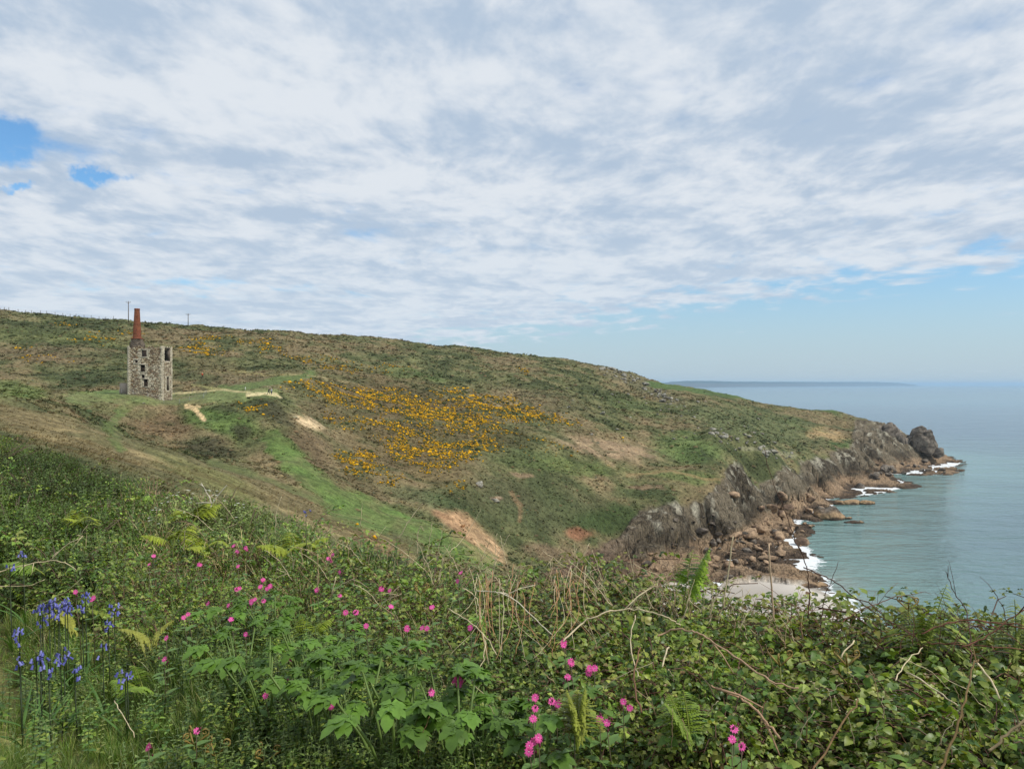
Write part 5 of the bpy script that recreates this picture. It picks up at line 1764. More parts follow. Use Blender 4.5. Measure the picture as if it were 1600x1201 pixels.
def build_plants():
    # nettles one can tell apart along the front of the bank
    protos = []
    for i in range(5):
        s_, l_ = nettle_parts(60 + i, .62, 8, 5, .22)
        protos.append(thing_from('nettle', s_, l_, (0, 0, 0), 0, 'nettle', 'nettle'))
    spots = [(u_, v_) for v_ in (1010, 1060, 1110, 1160) for u_ in np.arange(330, 1000, 74)]
    for i, (u_, v_) in enumerate(spots):
        u_ += rng.uniform(-34, 34); v_ += rng.uniform(-24, 24)
        p = canopy_at(u_, v_); zg_ = rootz(p.x, p.y); sc_ = min(max((p.z + rng.uniform(-.05, .05) - zg_) / .62, .5), 1.35)
        zone = 'low on the bank below the pink campions' if v_ > 1085 else 'in the middle of the bank among the campions'
        put(protos[i % 5], (p.x, p.y, zg_), rng.uniform(0, 6.28), sc_, 'leafy green nettle stem ' + zone, 'nettles on the bank ' + ('front' if v_ > 1085 else 'middle'))
    for p in protos: kill_tree(p)
    # bramble sprays with their own leaflets
    protos = []
    for i in range(5):
        s_, l_ = bramble_parts(80 + i, 8, 4, .034)
        protos.append(thing_from('bramble_spray', s_, l_, (0, 0, 0), 0, 'bramble', 'bramble', part='leaflet'))
    for i in range(46):
        u_ = rng.uniform(930, 1600); v_ = rng.uniform(sil(u_)[0] + 25, 1190)
        p = canopy_at(u_, v_)
        right = u_ > 1280
        put(protos[i % 5], (p.x, p.y, p.z - .36), rng.uniform(0, 6.28), rng.uniform(.85, 1.15), 'olive green bramble spray of three part leaves ' + (('high ' if v_ < 1070 else 'low ') + ('at the right end of the bank' if right else 'between the campions and the right end')),
            'bramble sprays ' + ('high ' if v_ < 1070 else 'low ') + ('at the right end' if right else 'right of the campions'))
    for p in protos: kill_tree(p)
    # hogweed
    hs = [(400, 985, .9), (350, 1000, 1.0), (470, 965, .8), (430, 1000, 1), (640, 1150, 1.2), (560, 1170, 1.2), (700, 1130, 1.0), (480, 1080, 1.1), (380, 1110, 1.1), (770, 1160, 1.0), (560, 1060, .9), (500, 1160, 1.2), (850, 1190, 1.1),
          (620, 1190, 1.3), (420, 1150, 1.2), (720, 1185, 1.2)]
    HL = ['just right of the bluebells, beneath the loose campions', 'nearest the bluebells on their right', 'left of the tall nettles, behind the front leaves', 'directly right of the bluebell clumps, lower of them', 'large and pale at the bottom centre left of the dense campions',
          'at the bottom edge left of centre', 'right below the two small flowered campion', 'middle of the left half below the brow', 'left of centre below the bluebells', 'left of the dense campion head', 'in the middle of the bank below the open campion', 'in the lower left centre above the bottom edge',
          'right beside the dense campion head at the bottom', 'cut by the bottom edge near the centre', 'left front behind the low lone campion', 'cut by the bottom edge left of the dense campion head']
    for i, (u_, v_, sc_) in enumerate(hs):
        p = canopy_at(u_, v_ - 12); zg_ = rootz(p.x, p.y)
        root = empty('hogweed', (p.x, p.y, max(zg_, p.z - .36 * sc_)), rng.uniform(0, 6.28), cat='hogweed', label='lobed hogweed clump ' + HL[i])
        root.scale = (sc_,) * 3
        for st_, lf in hogweed_parts(i, 9, .058):
            a = link('stalk', make_mesh('stalk', *st_), M['leaf'], root)
            link('leaf', make_mesh('leaf', *lf), M['leaf'], a)

    # bracken: bright unrolling fronds
    def frond_at(u_, v_, hpx, n_, label, col=None, dd=None, unroll=.3, elev=1.25, group=None, sag=1.1, az=None, drop=None):
        p = canopy_at(u_, v_ + 20) if dd is None else P(u_, v_ + hpx, dd)
        d = p.y if dd is None else dd
        L = hpx / F * d * 1.25
        root = empty('bracken', (((u_ - 800) / F * d), d, EYE - (v_ + hpx - 600) / F * d), 0, label=label, cat='fern', group=group)
        for i in range(n_):
            a = (az if az is not None else rng.uniform(0, 6.28)) + i * 2.1
            s_, l_ = fern_parts(int(u_) + i, L * rng.uniform(.85, 1.1), 21, az=a, elev=elev + rng.uniform(-.15, .15), sag=sag, col=col, unroll=unroll)
            fr = link('frond', make_mesh('frond', *s_), M['leaf'], root)
            for q in l_: link('leaflet', make_mesh('leaflet', q[0], q[1], np.broadcast_to(q[2], q[0].shape)), M['leaf'], fr)
    Y1, Y2 = C(150, 162, 52), C(120, 150, 56)
    frond_at(225, 1035, 48, 4, 'spreading yellow green fern in the long grass by the path', C(120, 146, 50), elev=.75, sag=.9)
    frond_at(460, 812, 60, 4, 'bright fern on the brow of the bank left of centre', Y1, elev=.95)
    frond_at(300, 775, 45, 4, 'bright fern below the white flowered shrub', Y1, elev=.9)
    frond_at(270, 810, 45, 3, 'small bright fern in the dry grass on the left', Y1, elev=.9)
    frond_at(335, 815, 50, 3, 'fern rising from the dry grass left of the brow fern', Y1, elev=.9)
    frond_at(130, 785, 42, 3, 'bright fern against the dark shrub on the left', Y1, elev=.9)
    frond_at(70, 850, 48, 3, 'low fern at the foot of the dark shrubs', Y2, elev=.8)
    frond_at(1066, 870, 90, 2, 'tall upright bracken frond in front of the tide rocks', C(128, 156, 48), dd=3.6, unroll=.15, elev=1.45, sag=.25)
    frond_at(1443, 945, 110, 2, 'tall bracken frond standing against the sea on the right', C(138, 154, 64), dd=3.0, unroll=.55, elev=1.5, sag=.3)
    frond_at(1588, 968, 100, 2, 'bracken frond at the right edge against the sea', C(138, 150, 70), dd=2.9, unroll=.6, elev=1.5, sag=.3)
    frond_at(1080, 1095, 80, 3, 'half unrolled bracken low on the bank right of the campions', C(124, 146, 52), dd=2.3, unroll=.25, elev=1.35, sag=.5)
    frond_at(902, 1090, 85, 3, 'yellow bracken spike standing between the campions', C(140, 148, 56), dd=2.25, unroll=.35, elev=1.5, sag=.3)
    frond_at(238, 955, 60, 2, 'yellowish young bracken behind the bluebells', C(150, 152, 66), unroll=.7, elev=1.3)
    frond_at(120, 930, 60, 2, 'yellow young bracken among the bluebells', C(150, 152, 60), unroll=.7, elev=1.3)
    frond_at(480, 960, 45, 2, 'small bright bracken left of the tall nettles', C(138, 156, 54), unroll=.4)
    frond_at(1330, 1090, 60, 3, 'green bracken tucked under the brambles', C(110, 136, 52), dd=2.5, unroll=.2, elev=.9)

    # croziers still rolled up
    for (u_, v0, v1, lb) in [(1219, 1036, 1128, 'rolled up crozier beside the long arching cane'), (1324, 1036, 1080, 'short rolled up crozier in the brambles'), (303, 1160, 1200, 'rolled up crozier at the lower left front'),
                             (336, 1176, 1205, 'small rolled up crozier at the lower left front'), (656, 925, 975, 'slim rolled up crozier on the brow'), (415, 1186, 1215, 'crozier tip at the bottom edge'), (1420, 950, 985, 'crozier hooked over beside the tall frond')]:
        d = max(canopy_at(u_, v0 + 25).y, 2.0)
        root = empty('crozier', P(u_, v1, d), 0, label='brownish green ' + lb, cat='fern shoot')
        H = (v1 - v0) / F * d
        V, Fa, Cc = tube([(0, 0, -.12), (.004, 0, H * .5), (0, 0, H)], [.005, .004, .003], 5, C(132, 138, 62)); link('stem', make_mesh('stem', V, Fa, Cc), M['leaf'], root)
        for a in (0.2, 2.3, 4.2):
            R = .016; cp = []
            ext = .03 + .012 * math.sin(a * 3)
            for k in range(16):
                th = k / 15 * 9.0; rr = R * (1 - k / 17)
                cp.append((math.cos(a) * (ext - math.cos(th) * 0 + math.sin(th) * rr), math.sin(a) * (ext + math.sin(th) * rr), H + .02 + R - math.cos(th) * rr))
            cp = [(0, 0, H - .01)] + cp
            V, Fa, Cc = tube(cp, [.003] + list(np.linspace(.004, .0016, 16)), 5, C(150, 128, 70)); link('coil', make_mesh('coil', V, Fa, Cc), M['leaf'], root)


build_plants()


# ---- flowers
def campion_mesh_set():
    ms = []
    for i in range(4):
        r = np.random.default_rng(i + 500); ps = []
        for k in range(5):
            a = k * 2 * math.pi / 5 + r.uniform(-.08, .08)
            for sgn in (.28, -.28):
                V = np.array([(.0015, 0, 0), (.008, .0042, .0012), (.0145, .0048, .0), (.0115, 0, .0008), (.008, -.003, .001)])
                V = place(V, (0, 0, 0), a + sgn, r.uniform(-.05, .2))
                ps.append((V, np.array([(0, 1, 4), (1, 3, 4), (1, 2, 3)]), C(232, 96, 172) * r.uniform(.85, 1.12)))
        V, Fa = ICO[2]
        ps.append((V * .0022, Fa, C(240, 200, 220)))
        V, Fa, Cc = join(ps)
        me = make_mesh('petals', V, Fa, Cc); me.materials.append(M['petal']); ms.append(me)
    V, Fa, Cc = tube([(0, 0, -.014), (0, 0, -.009), (0, 0, -.001)], [.0016, .0042, .0032], 7, C(104, 52, 60))
    cal = make_mesh('calyx', V, Fa, Cc); cal.materials.append(M['petal'])
    V, Fa, Cc = tube([(0, 0, 0), (0, 0, .006), (0, 0, .012)], [.0016, .0036, .001], 6, C(112, 58, 72))
    bud = make_mesh('bud', V, Fa, Cc); bud.materials.append(M['petal'])
    return ms, cal, bud


CAMP = [  # u, v, flowers, zone
    (365, 852, 1, 'a'), (372, 862, 2, 'a'), (384, 855, 2, 'a'), (372, 884, 1, 'a'), (240, 868, 1, 'b'), (233, 881, 1, 'b'), (313, 882, 2, 'b'), (411, 905, 2, 'c'), (422, 915, 2, 'c'), (407, 916, 1, 'c'), (398, 936, 2, 'c'), (412, 938, 1, 'c'),
    (393, 941, 1, 'c'), (370, 920, 2, 'c'), (357, 945, 1, 'c'), (361, 967, 1, 'c'), (325, 942, 1, 'b'), (294, 959, 1, 'b'), (287, 964, 1, 'b'), (384, 990, 1, 'c'), (260, 996, 1, 'd'), (257, 1029, 1, 'd'), (144, 937, 2, 'e'), (118, 924, 1, 'e'),
    (307, 1141, 1, 'f'), (232, 1166, 1, 'f'), (415, 1086, 1, 'f'), (456, 1067, 1, 'f'), (456, 1028, 1, 'f'), (517, 1103, 1, 'f'), (513, 872, 3, 'g'), (520, 866, 1, 'g'), (531, 893, 1, 'g'), (531, 930, 1, 'g'), (540, 956, 1, 'g'), (556, 956, 1, 'g'),
    (495, 921, 1, 'g'), (553, 981, 1, 'g'), (572, 977, 1, 'g'), (595, 919, 2, 'h'), (609, 922, 1, 'h'), (611, 947, 1, 'h'), (636, 981, 1, 'i'), (667, 981, 2, 'h'), (675, 948, 1, 'h'), (720, 894, 1, 'j'), (715, 907, 1, 'j'), (735, 980, 1, 'h'),
    (709, 1061, 2, 'k'), (720, 1061, 1, 'k'), (674, 1081, 1, 'k'), (881, 1002, 2, 'l'), (892, 1033, 2, 'l'), (887, 1057, 1, 'l'), (929, 1043, 3, 'l'), (836, 1089, 1, 'm'), (836, 1106, 1, 'm'), (833, 1122, 1, 'm'), (862, 1095, 1, 'm'), (872, 1099, 1, 'm'),
    (827, 1164, 2, 'n'), (834, 1157, 2, 'n'), (842, 1154, 1, 'n'), (974, 1095, 2, 'o'), (937, 1122, 1, 'o'), (948, 1128, 1, 'o'), (898, 1136, 1, 'o'), (1147, 1138, 1, 'p'), (1144, 1154, 1, 'p'), (1159, 1165, 1, 'p')]
ZL = dict(a='pink campion in the cluster highest on the left of the brow', b='pink campion near the dry grass left of the brow', c='pink campion in the loose group below the highest cluster', d='pink campion by itself in front of the bluebells side',
          e='pink campion among the bluebells', f='pink campion low at the left front of the bank', g='pink campion on the brow between the ferns and the middle', h='pink campion in the middle of the bank', i='fully open largest pink campion in the middle of the bank',
          j='pink campion on the brow below the red earth scar', k='pink campion with two small flowers between the nettles', l='pink campion just left of the arching pale cane', m='pink campion in the column right of the dry straw', n='dense head of pink campion at the bottom centre',
          o='pink campion beside the yellow bracken spike', p='pink campion low below the long arching cane')


def build_flowers():
    ms, cal, bud = campion_mesh_set()
    lf = []
    for i in range(3):
        V, Fa = leaf(.06, .014, 3, .25, .3); me = make_mesh('leaf', V, Fa, np.tile(C(100, 130, 66), (len(V), 1))); me.materials.append(M['leaf']); lf.append(me)
    for (u_, v_, nf, zn) in CAMP:
        v_ = float(v_); vs = float(sil(u_)[0])
        p = canopy_at(u_, max(v_ + 16, vs + 6)); d = p.y * .91
        top = P(u_, v_, d); zg_ = max(rootz(top.x, top.y), top.z - .6)
        root = empty('campion', (top.x + rng.uniform(-.03, .03), top.y + .03, zg_), 0, label=ZL[zn], cat='campion', group=None if zn == 'i' else 'pink campions ' + zn.replace(zn, ZL[zn].split('campion', 1)[1].strip()))
        o0 = Vector(root.location); H = top - o0
        V, Fa, Cc = tube([(0, 0, 0), tuple(H * .5 + Vector((.008, 0, 0))), tuple(H - Vector((0, 0, .012)))], [.0028, .0022, .0014], 5, C(104, 96, 72)); link('stem', make_mesh('stem', V, Fa, Cc), M['leaf'], root)
        for k in (.45, .62, .8):
            for sg in (0, math.pi):
                o = link('leaf', lf[rng.integers(0, 3)], None, root, H * k); o.rotation_euler = (0, -rng.uniform(.2, .7), sg + k * 9); o.scale = (rng.uniform(.7, 1.1),) * 3
        for f in range(nf):
            off = Vector((0, 0, 0)) if f == 0 else Vector((rng.uniform(-.022, .022), rng.uniform(-.01, .01), rng.uniform(-.02, .018)))
            g = link('flower', ms[rng.integers(0, 4)], None, root, H + off)
            az = rng.uniform(-.7, .7); g.rotation_euler = (math.radians(rng.uniform(35, 80)), rng.uniform(-.3, .3), az); sc_ = rng.uniform(.85, 1.12) * (1.25 if zn == 'i' else 1); g.scale = (sc_,) * 3
            link('calyx', cal, None, g)
        for f in range(rng.integers(1, 4)):
            g = link('bud', bud, None, root, H + Vector((rng.uniform(-.02, .02), rng.uniform(-.01, .01), rng.uniform(-.03, .01)))); g.rotation_euler = (rng.uniform(-.6, .6), rng.uniform(-.6, .6), 0)
    # bluebells
    V, Fa = [], []
    for (z_, rr) in ((0, .0015), (-.004, .0042), (-.012, .0040), (-.016, .0062)):
        for i in range(6):
            a = i * math.pi / 3; V.append((math.cos(a) * rr, math.sin(a) * rr, z_))
    for k in range(3):
        for i in range(6):
            a, b_, c, e = k * 6 + i, k * 6 + (i + 1) % 6, (k + 1) * 6 + (i + 1) % 6, (k + 1) * 6 + i
            Fa += [(a, b_, c), (a, c, e)]
    bells = []
    for c in (C(112, 116, 190), C(138, 140, 208), C(96, 98, 172)):
        me = make_mesh('bell', np.array(V), np.array(Fa), np.tile(c, (len(V), 1))); me.materials.append(M['petal']); bells.append(me)
    gl = []
    for i in range(2):
        V2, F2 = leaf(.22, .006, 4, .3, .5); me = make_mesh('leaf', V2, F2, np.tile(C(82, 116, 52), (len(V2), 1))); me.materials.append(M['leaf']); gl.append(me)
    BB = [(62, 941, 9), (76, 938, 14), (84, 946, 14), (92, 940, 12), (101, 938, 13), (105, 944, 10), (90, 955, 6), (66, 962, 6), (133, 927, 9), (128, 940, 6), (178, 944, 12), (169, 967, 7), (30, 986, 9), (56, 1022, 9), (62, 1018, 8), (99, 1016, 8), (94, 1026, 7), (75, 1037, 6), (116, 1040, 6),
          (36, 860, 6), (15, 885, 5), (30, 1022, 4), (198, 1040, 6), (195, 1052, 4), (160, 1008, 4), (478, 797, 5)]
    for (u_, v_, nb) in BB:
        vs = float(sil(u_)[0]); p = canopy_at(u_, max(v_ + 20, vs + 6)); d = p.y * .92
        top = P(u_, v_, d); zg_ = max(rootz(top.x, top.y), top.z - .45)
        zl_ = 'in the dense patch at the left' if 55 < u_ < 110 and v_ < 970 else ('low at the left beside the path' if v_ > 970 else ('alone on the brow left of centre' if u_ > 300 else 'scattered near the main patch on the left'))
        root = empty('bluebell', (top.x, top.y + .02, zg_), 0, label='violet blue bluebell ' + zl_, cat='bluebell', group='bluebells ' + zl_)
        H = top - Vector(root.location)
        V2, F2, C2 = tube([(0, 0, 0), tuple(H * .6), tuple(H + Vector((0, 0, .01))), tuple(H + Vector((.02, 0, .004)))], [.003, .0026, .002, .001], 5, C(92, 104, 82)); link('stem', make_mesh('stem', V2, F2, C2), M['leaf'], root)
        for k in range(3):
            o = link('leaf', gl[k % 2], None, root); o.rotation_euler = (0, -1.1, rng.uniform(0, 6.28))
        k_ = d / 3.0
        for i in range(nb):
            o = link('bell', bells[rng.integers(0, 3)], None, root, H + Vector((rng.uniform(-.02, .024) * 1.1, rng.uniform(-.014, .014), rng.uniform(-.045, .016))))
            o.rotation_euler = (rng.uniform(-.6, .6), rng.uniform(-.6, .6), 0); s_ = rng.uniform(.95, 1.2); o.scale = (s_,) * 3


build_flowers()


# ---- shrubs at the far left
def shrub(u_, vtop, d, rx, rzz, label, col, flowers=False, n=900):
    x = (u_ - 800) / F * d; zt = EYE - (vtop - 600) / F * d; zg_ = rootz(x, d)
    H = zt - zg_
    root = empty('shrub', (x, d, zg_), 0, label=label, cat='shrub')
    ps = []
    r = np.random.default_rng(abs(int(u_ * 3 + 7)))
    for k in range(9):
        a = r.uniform(0, 6.28); q = rx * r.uniform(.3, .85)
        ps.append(tube([(r.uniform(-.05, .05), r.uniform(-.05, .05), -.05), (math.cos(a) * q * .4, math.sin(a) * q * .4, H * .45), (math.cos(a) * q, math.sin(a) * q, H * r.uniform(.75, .95))], [.018, .011, .004], 5, C(92, 80, 66)))
    V, Fa, Cc = join(ps); link('branches', make_mesh('branches', V, Fa, Cc), M['dry'], root)
    pr = [sprig_proto(300 + i, 30, .22, .014, col) for i in range(5)]
    out = []
    lobes = [(0, 0, .55, 1.0)] + [(math.cos(k * 1.1) * .55, math.sin(k * 1.1) * .5, r.uniform(.3, .7), r.uniform(.4, .62)) for k in range(6)]
    for j in range(5):
        m = n // 5
        lb_ = np.array([lobes[i] for i in r.integers(0, len(lobes), m)])
        th = np.arccos(r.uniform(-.2, 1, m)); ph = r.uniform(0, 6.28, m); rr = r.uniform(.62, 1.0, m) ** .6
        X = (lb_[:, 0] + lb_[:, 3] * np.sin(th) * np.cos(ph) * rr) * rx; Y = (lb_[:, 1] + lb_[:, 3] * np.sin(th) * np.sin(ph) * rr) * rx; Z = (lb_[:, 2] * .8 + lb_[:, 3] * .45 * np.cos(th) * rr) * H
        out.append(scatter(pr[j], np.stack([X, Y, Z - .15], 1), r.uniform(0, 6.28, m), r.uniform(.6, 1.2, m), th * .7, ph + math.pi / 2, np.repeat((r.uniform(.6, 1.2, m) * (1 + .35 * fbm(X, Y + Z, .4, 2, 5)))[:, None], 3, 1)))
    V, Fa, Cc = join(out); o = link('foliage', make_mesh('foliage', V, Fa, Cc), M['leaf'], root)
    if flowers:
        ps = []
        for k in range(46):
            th = math.acos(r.uniform(.1, 1)); ph = r.uniform(3.2, 6.2); p = (math.sin(th) * math.cos(ph) * rx * .95, math.sin(th) * math.sin(ph) * rx * .8, (.55 + .45 * math.cos(th)) * H)
            for q in range(5):
                V, Fa = leaf(.016, .006, 2, .1, .1); ps.append((place(V, p, q * 1.256, .3, 0, 1.2), Fa, C(228, 230, 220)))
        V, Fa, Cc = join(ps); tag(link('blossom', make_mesh('blossom', V, Fa, Cc), M['petal'], root), kind='stuff')


DKG, MDG = C(78, 98, 42), C(96, 120, 50)
shrub(-40, 690, 12.5, 1.5, 1, 'dark green gorse bush at the left edge against the brown slope', DKG, n=2000)
shrub(60, 722, 10.5, 1.1, 1, 'dark rounded bush next to the one at the left edge', DKG, n=1700)
shrub(20, 770, 8.3, .8, 1, 'mid green bush in front of the dark rounded bush', MDG, n=1300)
shrub(118, 790, 7.6, .6, 1, 'small mid green bush with dark gaps beside the dry grass', MDG, n=1000)
shrub(100, 850, 6.2, .42, 1, 'low dark bush above the bluebells', DKG, n=800)
shrub(170, 770, 9.0, .6, 1, 'loose olive bush at the top of the bank left of the blossom', MDG, n=800)
shrub(318, 762, 8.4, .62, 1, 'pale green shrub dotted with white blossom on the brow', C(132, 148, 84), True, n=900)
shrub(372, 786, 8.0, .42, 1, 'low pale green shrub on the brow right of the blossom shrub', C(124, 140, 78), n=600)
shrub(-150, 790, 7.0, .9, 1, 'green bush just beyond the left edge', MDG, n=500)


# ---- dead canes, twigs and stalks
def cane(points, r0, r1, col, label, cat='cane', name='dead_cane', group=None, side=0, wob=.006, sides=5):
    """points: (u, v, depth)"""
    kd = .92 if min(p[1] - float(sil(p[0])[0]) for p in points) > 12 else 1.0
    w = [P(p[0], p[1], p[2] * kd) for p in points]
    # smooth through the points
    out = []
    for i in range(len(w) - 1):
        p0, p1, p2, p3 = w[max(i - 1, 0)], w[i], w[i + 1], w[min(i + 2, len(w) - 1)]
        for k in range(5):
            t_ = k / 5
            out.append(.5 * ((2 * p1) + (p2 - p0) * t_ + (2 * p0 - 5 * p1 + 4 * p2 - p3) * t_ ** 2 + (3 * p1 - p0 - 3 * p2 + p3) * t_ ** 3))
    out.append(w[-1])
    out = [p + Vector(rng.normal(0, wob * .35, 3)) for p in out]
    o0 = out[0].copy()
    n = len(out)
    V, Fa, Cc = tube([p - o0 for p in out], np.linspace(r0, r1, n), sides, col)
    o = link(name, make_mesh(name, V, Fa, Cc), M['dry'], loc=o0)
    tag(o, label, cat, group)
    for _ in range(side):
        i = rng.integers(1, max(2, n - 1)); b_ = out[i] - o0; dr = (out[min(i + 1, n - 1)] - out[i - 1]).normalized()
        L = rng.uniform(.05, .16); e = (dr * .6 + Vector(rng.normal(0, .5, 3))).normalized() * L
        V, Fa, Cc = tube([b_, b_ + e * .5 + Vector((0, 0, .008)), b_ + e], [r1 * 1.1, r1 * .9, r1 * .5], 4, col)
        link('twig', make_mesh('twig', V, Fa, Cc), M['dry'], o)
    return o


PALE, TAN_, DRK, RED = C(200, 184, 150), C(172, 148, 116), C(92, 70, 60), C(120, 82, 66)
cane([(880, 1000, 2.9), (906, 977, 3.0), (940, 958, 3.0), (975, 951, 3.0), (1015, 954, 2.95), (1045, 965, 2.9), (1062, 976, 2.9)], .0035, .0025, PALE, 'long pale cane arching over the brambles right of centre', side=1)
cane([(1028, 993, 2.8), (1045, 985, 2.8), (1062, 982, 2.75), (1085, 986, 2.7), (1109, 999, 2.65), (1156, 1030, 2.55), (1203, 1062, 2.45), (1247, 1073, 2.4)], .0035, .0028, C(176, 146, 118), 'long brown cane sweeping down across the brambles to the right', side=1)
cane([(1112, 1071, 2.4), (1135, 1080, 2.4), (1156, 1090, 2.4), (1180, 1108, 2.35), (1197, 1127, 2.3), (1219, 1152, 2.25)], .003, .004, C(170, 138, 110), 'thick brown cane broken off at its upper end low on the bank', side=2)
cane([(1129, 948, 3.5), (1138, 890, 3.5), (1145, 838, 3.5)], .004, .0028, PALE, 'left of two bare pale stalks standing up against the tide rocks', wob=.003)
cane([(1209, 968, 3.3), (1206, 920, 3.3), (1201, 850, 3.3)], .0045, .004, C(190, 164, 136), 'right of two bare pale stalks standing up against the beach', wob=.003)
cane([(1261, 965, 3.2), (1265, 930, 3.2), (1262, 897, 3.2), (1253, 865, 3.2), (1240, 838, 3.2), (1225, 795, 3.2), (1205, 745, 3.2), (1195, 700, 3.2)], .003, .0012, DRK, 'very long thin dark bramble shoot reaching up in front of the cliffs', side=1)
cane([(1282, 980, 3.1), (1288, 935, 3.1), (1300, 905, 3.1), (1311, 876, 3.1)], .0022, .001, DRK, 'thin dark shoot leaning right in front of the surf', side=1)
cane([(1255, 885, 3.2), (1290, 900, 3.2), (1315, 915, 3.15), (1360, 951, 3.1), (1400, 975, 3.05), (1430, 992, 3.0)], .0028, .002, DRK, 'dark bramble cane falling across the surf towards the right', side=2)
cane([(1316, 972, 3.0), (1340, 955, 3.0), (1378, 939, 3.0), (1405, 931, 3.0), (1441, 925, 3.0)], .0024, .001, RED, 'reddish bramble tip arching right over the shallow water', side=2)
cane([(1515, 1060, 2.7), (1516, 1008, 2.8), (1510, 955, 2.9), (1492, 925, 2.9), (1477, 890, 2.9)], .003, .0012, DRK, 'dark upright shoot with a bent tip before the open water', side=3)
cane([(1500, 1010, 2.8), (1537, 996, 2.8), (1570, 972, 2.8), (1606, 948, 2.8)], .003, .0022, RED, 'reddish cane rising to the right edge', side=2)
cane([(1440, 990, 2.9), (1480, 972, 2.9), (1540, 968, 2.85), (1620, 985, 2.8)], .003, .0026, RED, 'reddish cane lying level along the top of the right brambles', side=3)
cane([(1450, 1004, 2.9), (1500, 1006, 2.85), (1560, 1010, 2.8), (1625, 1014, 2.8)], .0026, .0024, RED, 'lower level reddish cane along the right brambles', side=2)
cane([(1575, 985, 2.8), (1567, 950, 2.8), (1553, 921, 2.8)], .002, .001, DRK, 'thin dark twig pointing up near the right edge', side=1)
cane([(1262, 1215, 1.95), (1330, 1110, 2.1), (1420, 1120, 2.1)][:2] + [(1340, 1090, 2.15)], .0026, .002, C(120, 96, 66), 'short thick stem low in the right brambles')
cane([(1465, 1210, 1.95), (1490, 1150, 2.05), (1507, 1095, 2.15), (1520, 1040, 2.3), (1528, 1030, 2.4)], .0034, .002, C(112, 92, 60), 'thick greenish cane curving up through the right brambles', side=2)
cane([(1543, 1172, 2.0), (1575, 1145, 2.0), (1615, 1115, 2.0)], .0036, .003, C(150, 132, 100), 'stout grey cane in the bottom right corner')
cane([(1400, 1062, 2.4), (1415, 1035, 2.5), (1440, 1010, 2.6)], .002, .0016, PALE, 'short pale stalk leaning right below the tall frond')
cane([(1418, 1048, 2.5), (1455, 1072, 2.4), (1495, 1100, 2.3)], .003, .0016, PALE, 'pale stalk slanting down to the right under the tall frond')
cane([(1523, 1030, 2.5), (1545, 1058, 2.45), (1562, 1088, 2.4)], .003, .0028, PALE, 'pale dead stalk slanting down near the right edge')
cane([(1313, 1026, 2.8), (1335, 1000, 2.85)], .003, .0028, PALE, 'short pale stub on the brow of the right brambles')
cane([(700, 862, 4.5), (722, 843, 4.6), (740, 815, 4.6), (752, 795, 4.6)][:4], .002, .001, PALE, 'pale stalk leaning right before the red earth scar')
cane([(622, 842, 5), (640, 812, 5), (655, 792, 5), (661, 786, 5)], .003, .002, PALE, 'pale curved stalk over the green valley')
cane([(652, 870, 4.8), (653, 835, 4.8), (657, 822, 4.8), (662, 828, 4.8)], .003, .002, PALE, 'hooked pale stalk left of the red earth scar')
cane([(563, 822, 5), (565, 800, 5), (566, 785, 5)], .002, .001, PALE, 'thin upright stalk over the valley floor')
cane([(498, 925, 4), (497, 895, 4), (496, 865, 4)], .0028, .0024, TAN_, 'upright brown stalk left of the brow campions')
cane([(518, 926, 4), (525, 900, 4)], .0028, .0024, PALE, 'short pale stub beside the brown stalk')
cane([(430, 835, 7), (432, 800, 7), (440, 775, 7)], .004, .003, PALE, 'upright bleached stick on the brow')
cane([(325, 808, 8), (330, 785, 8), (322, 768, 8), (318, 760, 8)], .008, .005, C(196, 188, 170), 'forked bleached stick in front of the pale shrub', side=4)
cane([(330, 788, 8), (345, 768, 8), (355, 757, 8)], .006, .004, C(196, 188, 170), 'bleached stick leaning right beside the forked one')
cane([(80, 874, 6), (105, 850, 6), (130, 838, 6), (118, 836, 6)], .004, .002, PALE, 'bleached branch in front of the dark left bushes', side=3)
cane([(-10, 895, 5), (25, 885, 5), (60, 878, 5), (95, 876, 5), (120, 890, 5)], .004, .002, PALE, 'long bleached branch lying across the left bank', side=3)
cane([(-5, 915, 4.6), (40, 914, 4.6), (70, 905, 4.6)], .002, .0016, PALE, 'pale stalk lying level above the bluebells')
cane([(60, 945, 4), (100, 925, 4), (128, 902, 4)], .0026, .002, C(150, 156, 110), 'greenish stalk slanting up above the bluebells')
cane([(178, 1095, 2.7), (190, 1115, 2.6), (213, 1148, 2.5)], .0016, .0014, PALE, 'thin pale stalk slanting down by the path edge')
cane([(725, 918, 3.6), (745, 935, 3.6), (752, 965, 3.5)], .003, .002, PALE, 'pale cane curving down on the brow right of the campions')
cane([(745, 922, 3.6), (790, 928, 3.5), (830, 960, 3.4), (862, 990, 3.3)], .0032, .002, C(206, 196, 172), 'pale cane arching over the dark hollow at the middle', side=3)
cane([(700, 950, 3.4), (730, 968, 3.3), (760, 995, 3.2), (776, 1022, 3.1)], .0028, .002, C(190, 176, 140), 'long straw coloured stalk slanting right in the hollow', side=1)
cane([(758, 1000, 3.1), (755, 1030, 3.0), (743, 1052, 2.9)], .0022, .0018, C(190, 176, 140), 'straw coloured stalk hanging in the hollow')
cane([(994, 961, 3), (985, 1000, 2.9), (992, 1040, 2.8), (1000, 1058, 2.7)], .0022, .0018, PALE, 'thin pale stem hanging in the brambles below the arching cane')
cane([(1045, 1010, 2.8), (1035, 1040, 2.7)], .003, .0028, PALE, 'short pale broken stub in the brambles')
cane([(1000, 1010, 2.7), (990, 1060, 2.5), (1002, 1110, 2.3)], .0026, .003, C(120, 88, 66), 'brown woody stem rising in the dark gap of the brambles')

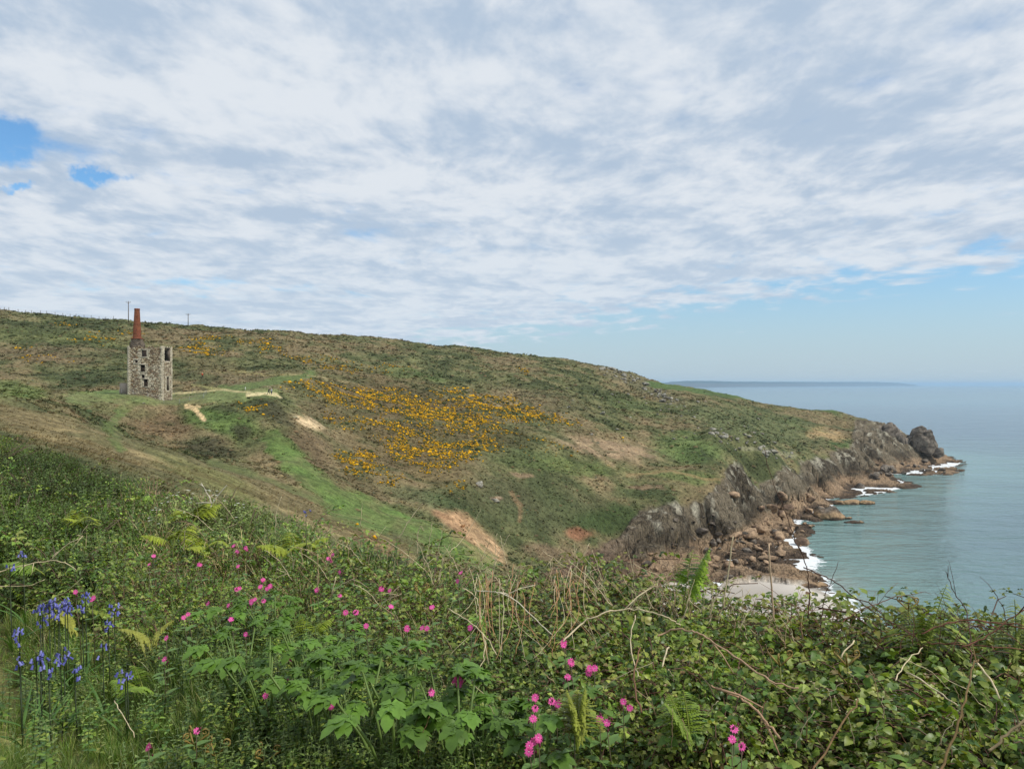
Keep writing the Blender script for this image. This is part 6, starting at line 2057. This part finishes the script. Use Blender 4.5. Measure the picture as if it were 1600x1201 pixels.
# many thinner ones that cannot be told apart
for i in range(110):
    u0 = rng.uniform(660, 1260); vs = float(sil(u0)[0]); d = float(sil(u0)[1]) * rng.uniform(.86, 1.08)
    H = rng.uniform(25, 90) * (1.0 if u0 < 1100 else .7); a = rng.normal(0, .55)
    v0 = vs + rng.uniform(5, 35)
    cane([(u0, v0, d), (u0 + a * H * .4, v0 - H * .5, d), (u0 + a * H + rng.uniform(-8, 8), v0 - H, d)], .0024, .0012, PALE if rng.random() < .6 else TAN_, 'thin dry stalk in the tangle along the brow between valley and beach', 'stalk', 'dry_stalk', 'dry stalks along the brow', wob=.01, sides=4,
         side=int(rng.integers(0, 3)))
for i in range(40):
    u0 = rng.uniform(1200, 1620); vs = float(sil(u0)[0]); d = float(sil(u0)[1]) * rng.uniform(.9, 1.08)
    H = rng.uniform(20, 75); a = rng.normal(0, .9); v0 = vs + rng.uniform(0, 20)
    cane([(u0, v0, d), (u0 + a * H * .5, v0 - H * .7, d), (u0 + a * H * 1.3, v0 - H * rng.uniform(.75, 1.05), d)], .0017, .0009, DRK if rng.random() < .6 else RED, 'thin dark bramble shoot along the brow in front of the water', 'bramble shoot', 'bramble_shoot',
         'bramble shoots before the water', side=int(rng.integers(0, 3)), sides=4)
for i in range(46):
    u0 = rng.uniform(150, 620); vs = float(sil(u0)[0]); v0 = vs + rng.uniform(15, 95); p = canopy_at(u0, v0); d = p.y
    H = rng.uniform(14, 42); a = rng.normal(0, .8)
    cane([(u0, v0, d), (u0 + a * H * .5, v0 - H * .6, d * .99), (u0 + a * H * 1.2, v0 - H, d * .98)], .0028, .0014, PALE if rng.random() < .7 else TAN_, 'bleached stalk in the dry patch left of the brow campions', 'stalk', 'dry_stalk', 'bleached stalks in the dry patch', side=int(rng.integers(0, 3)), sides=4)
for i in range(34):                                       # hanging straw bundle
    cx = rng.choice([800, 885, 900, 760]); u0 = cx + rng.normal(0, 20); v0 = rng.uniform(900, 930); d = 3.5 - (v0 - 900) * .004
    L = rng.uniform(35, 120); a = rng.normal(0, .35)
    cane([(u0 + a * 20, v0 - rng.uniform(0, 25), d), (u0, v0 + L * .4, d - .15), (u0 + a * L, v0 + L, d - .3)], .0014, .001, PALE if rng.random() < .5 else C(176, 134, 96), 'straw stem hanging down in the bundle at the middle of the bank', 'straw', 'straw_stem', 'hanging straw bundle', sides=4)
for i in range(70):
    u0 = rng.uniform(600, 1600); v0 = rng.uniform(float(sil(u0)[0]) + 40, 1150); p = canopy_at(u0, v0); d = p.y * .99
    H = rng.uniform(20, 70); a = rng.normal(0, .6)
    cane([(u0, v0 + H * .5, d), (u0 + a * H * .4, v0, d * .985), (u0 + a * H, v0 - H * .4, d * .98)], .0013, .0009, [PALE, TAN_, C(140, 104, 80)][i % 3], 'thin dead stem poking out of the leaves on the bank', 'stalk', 'dry_stalk', 'dry stalks among the leaves', sides=4)
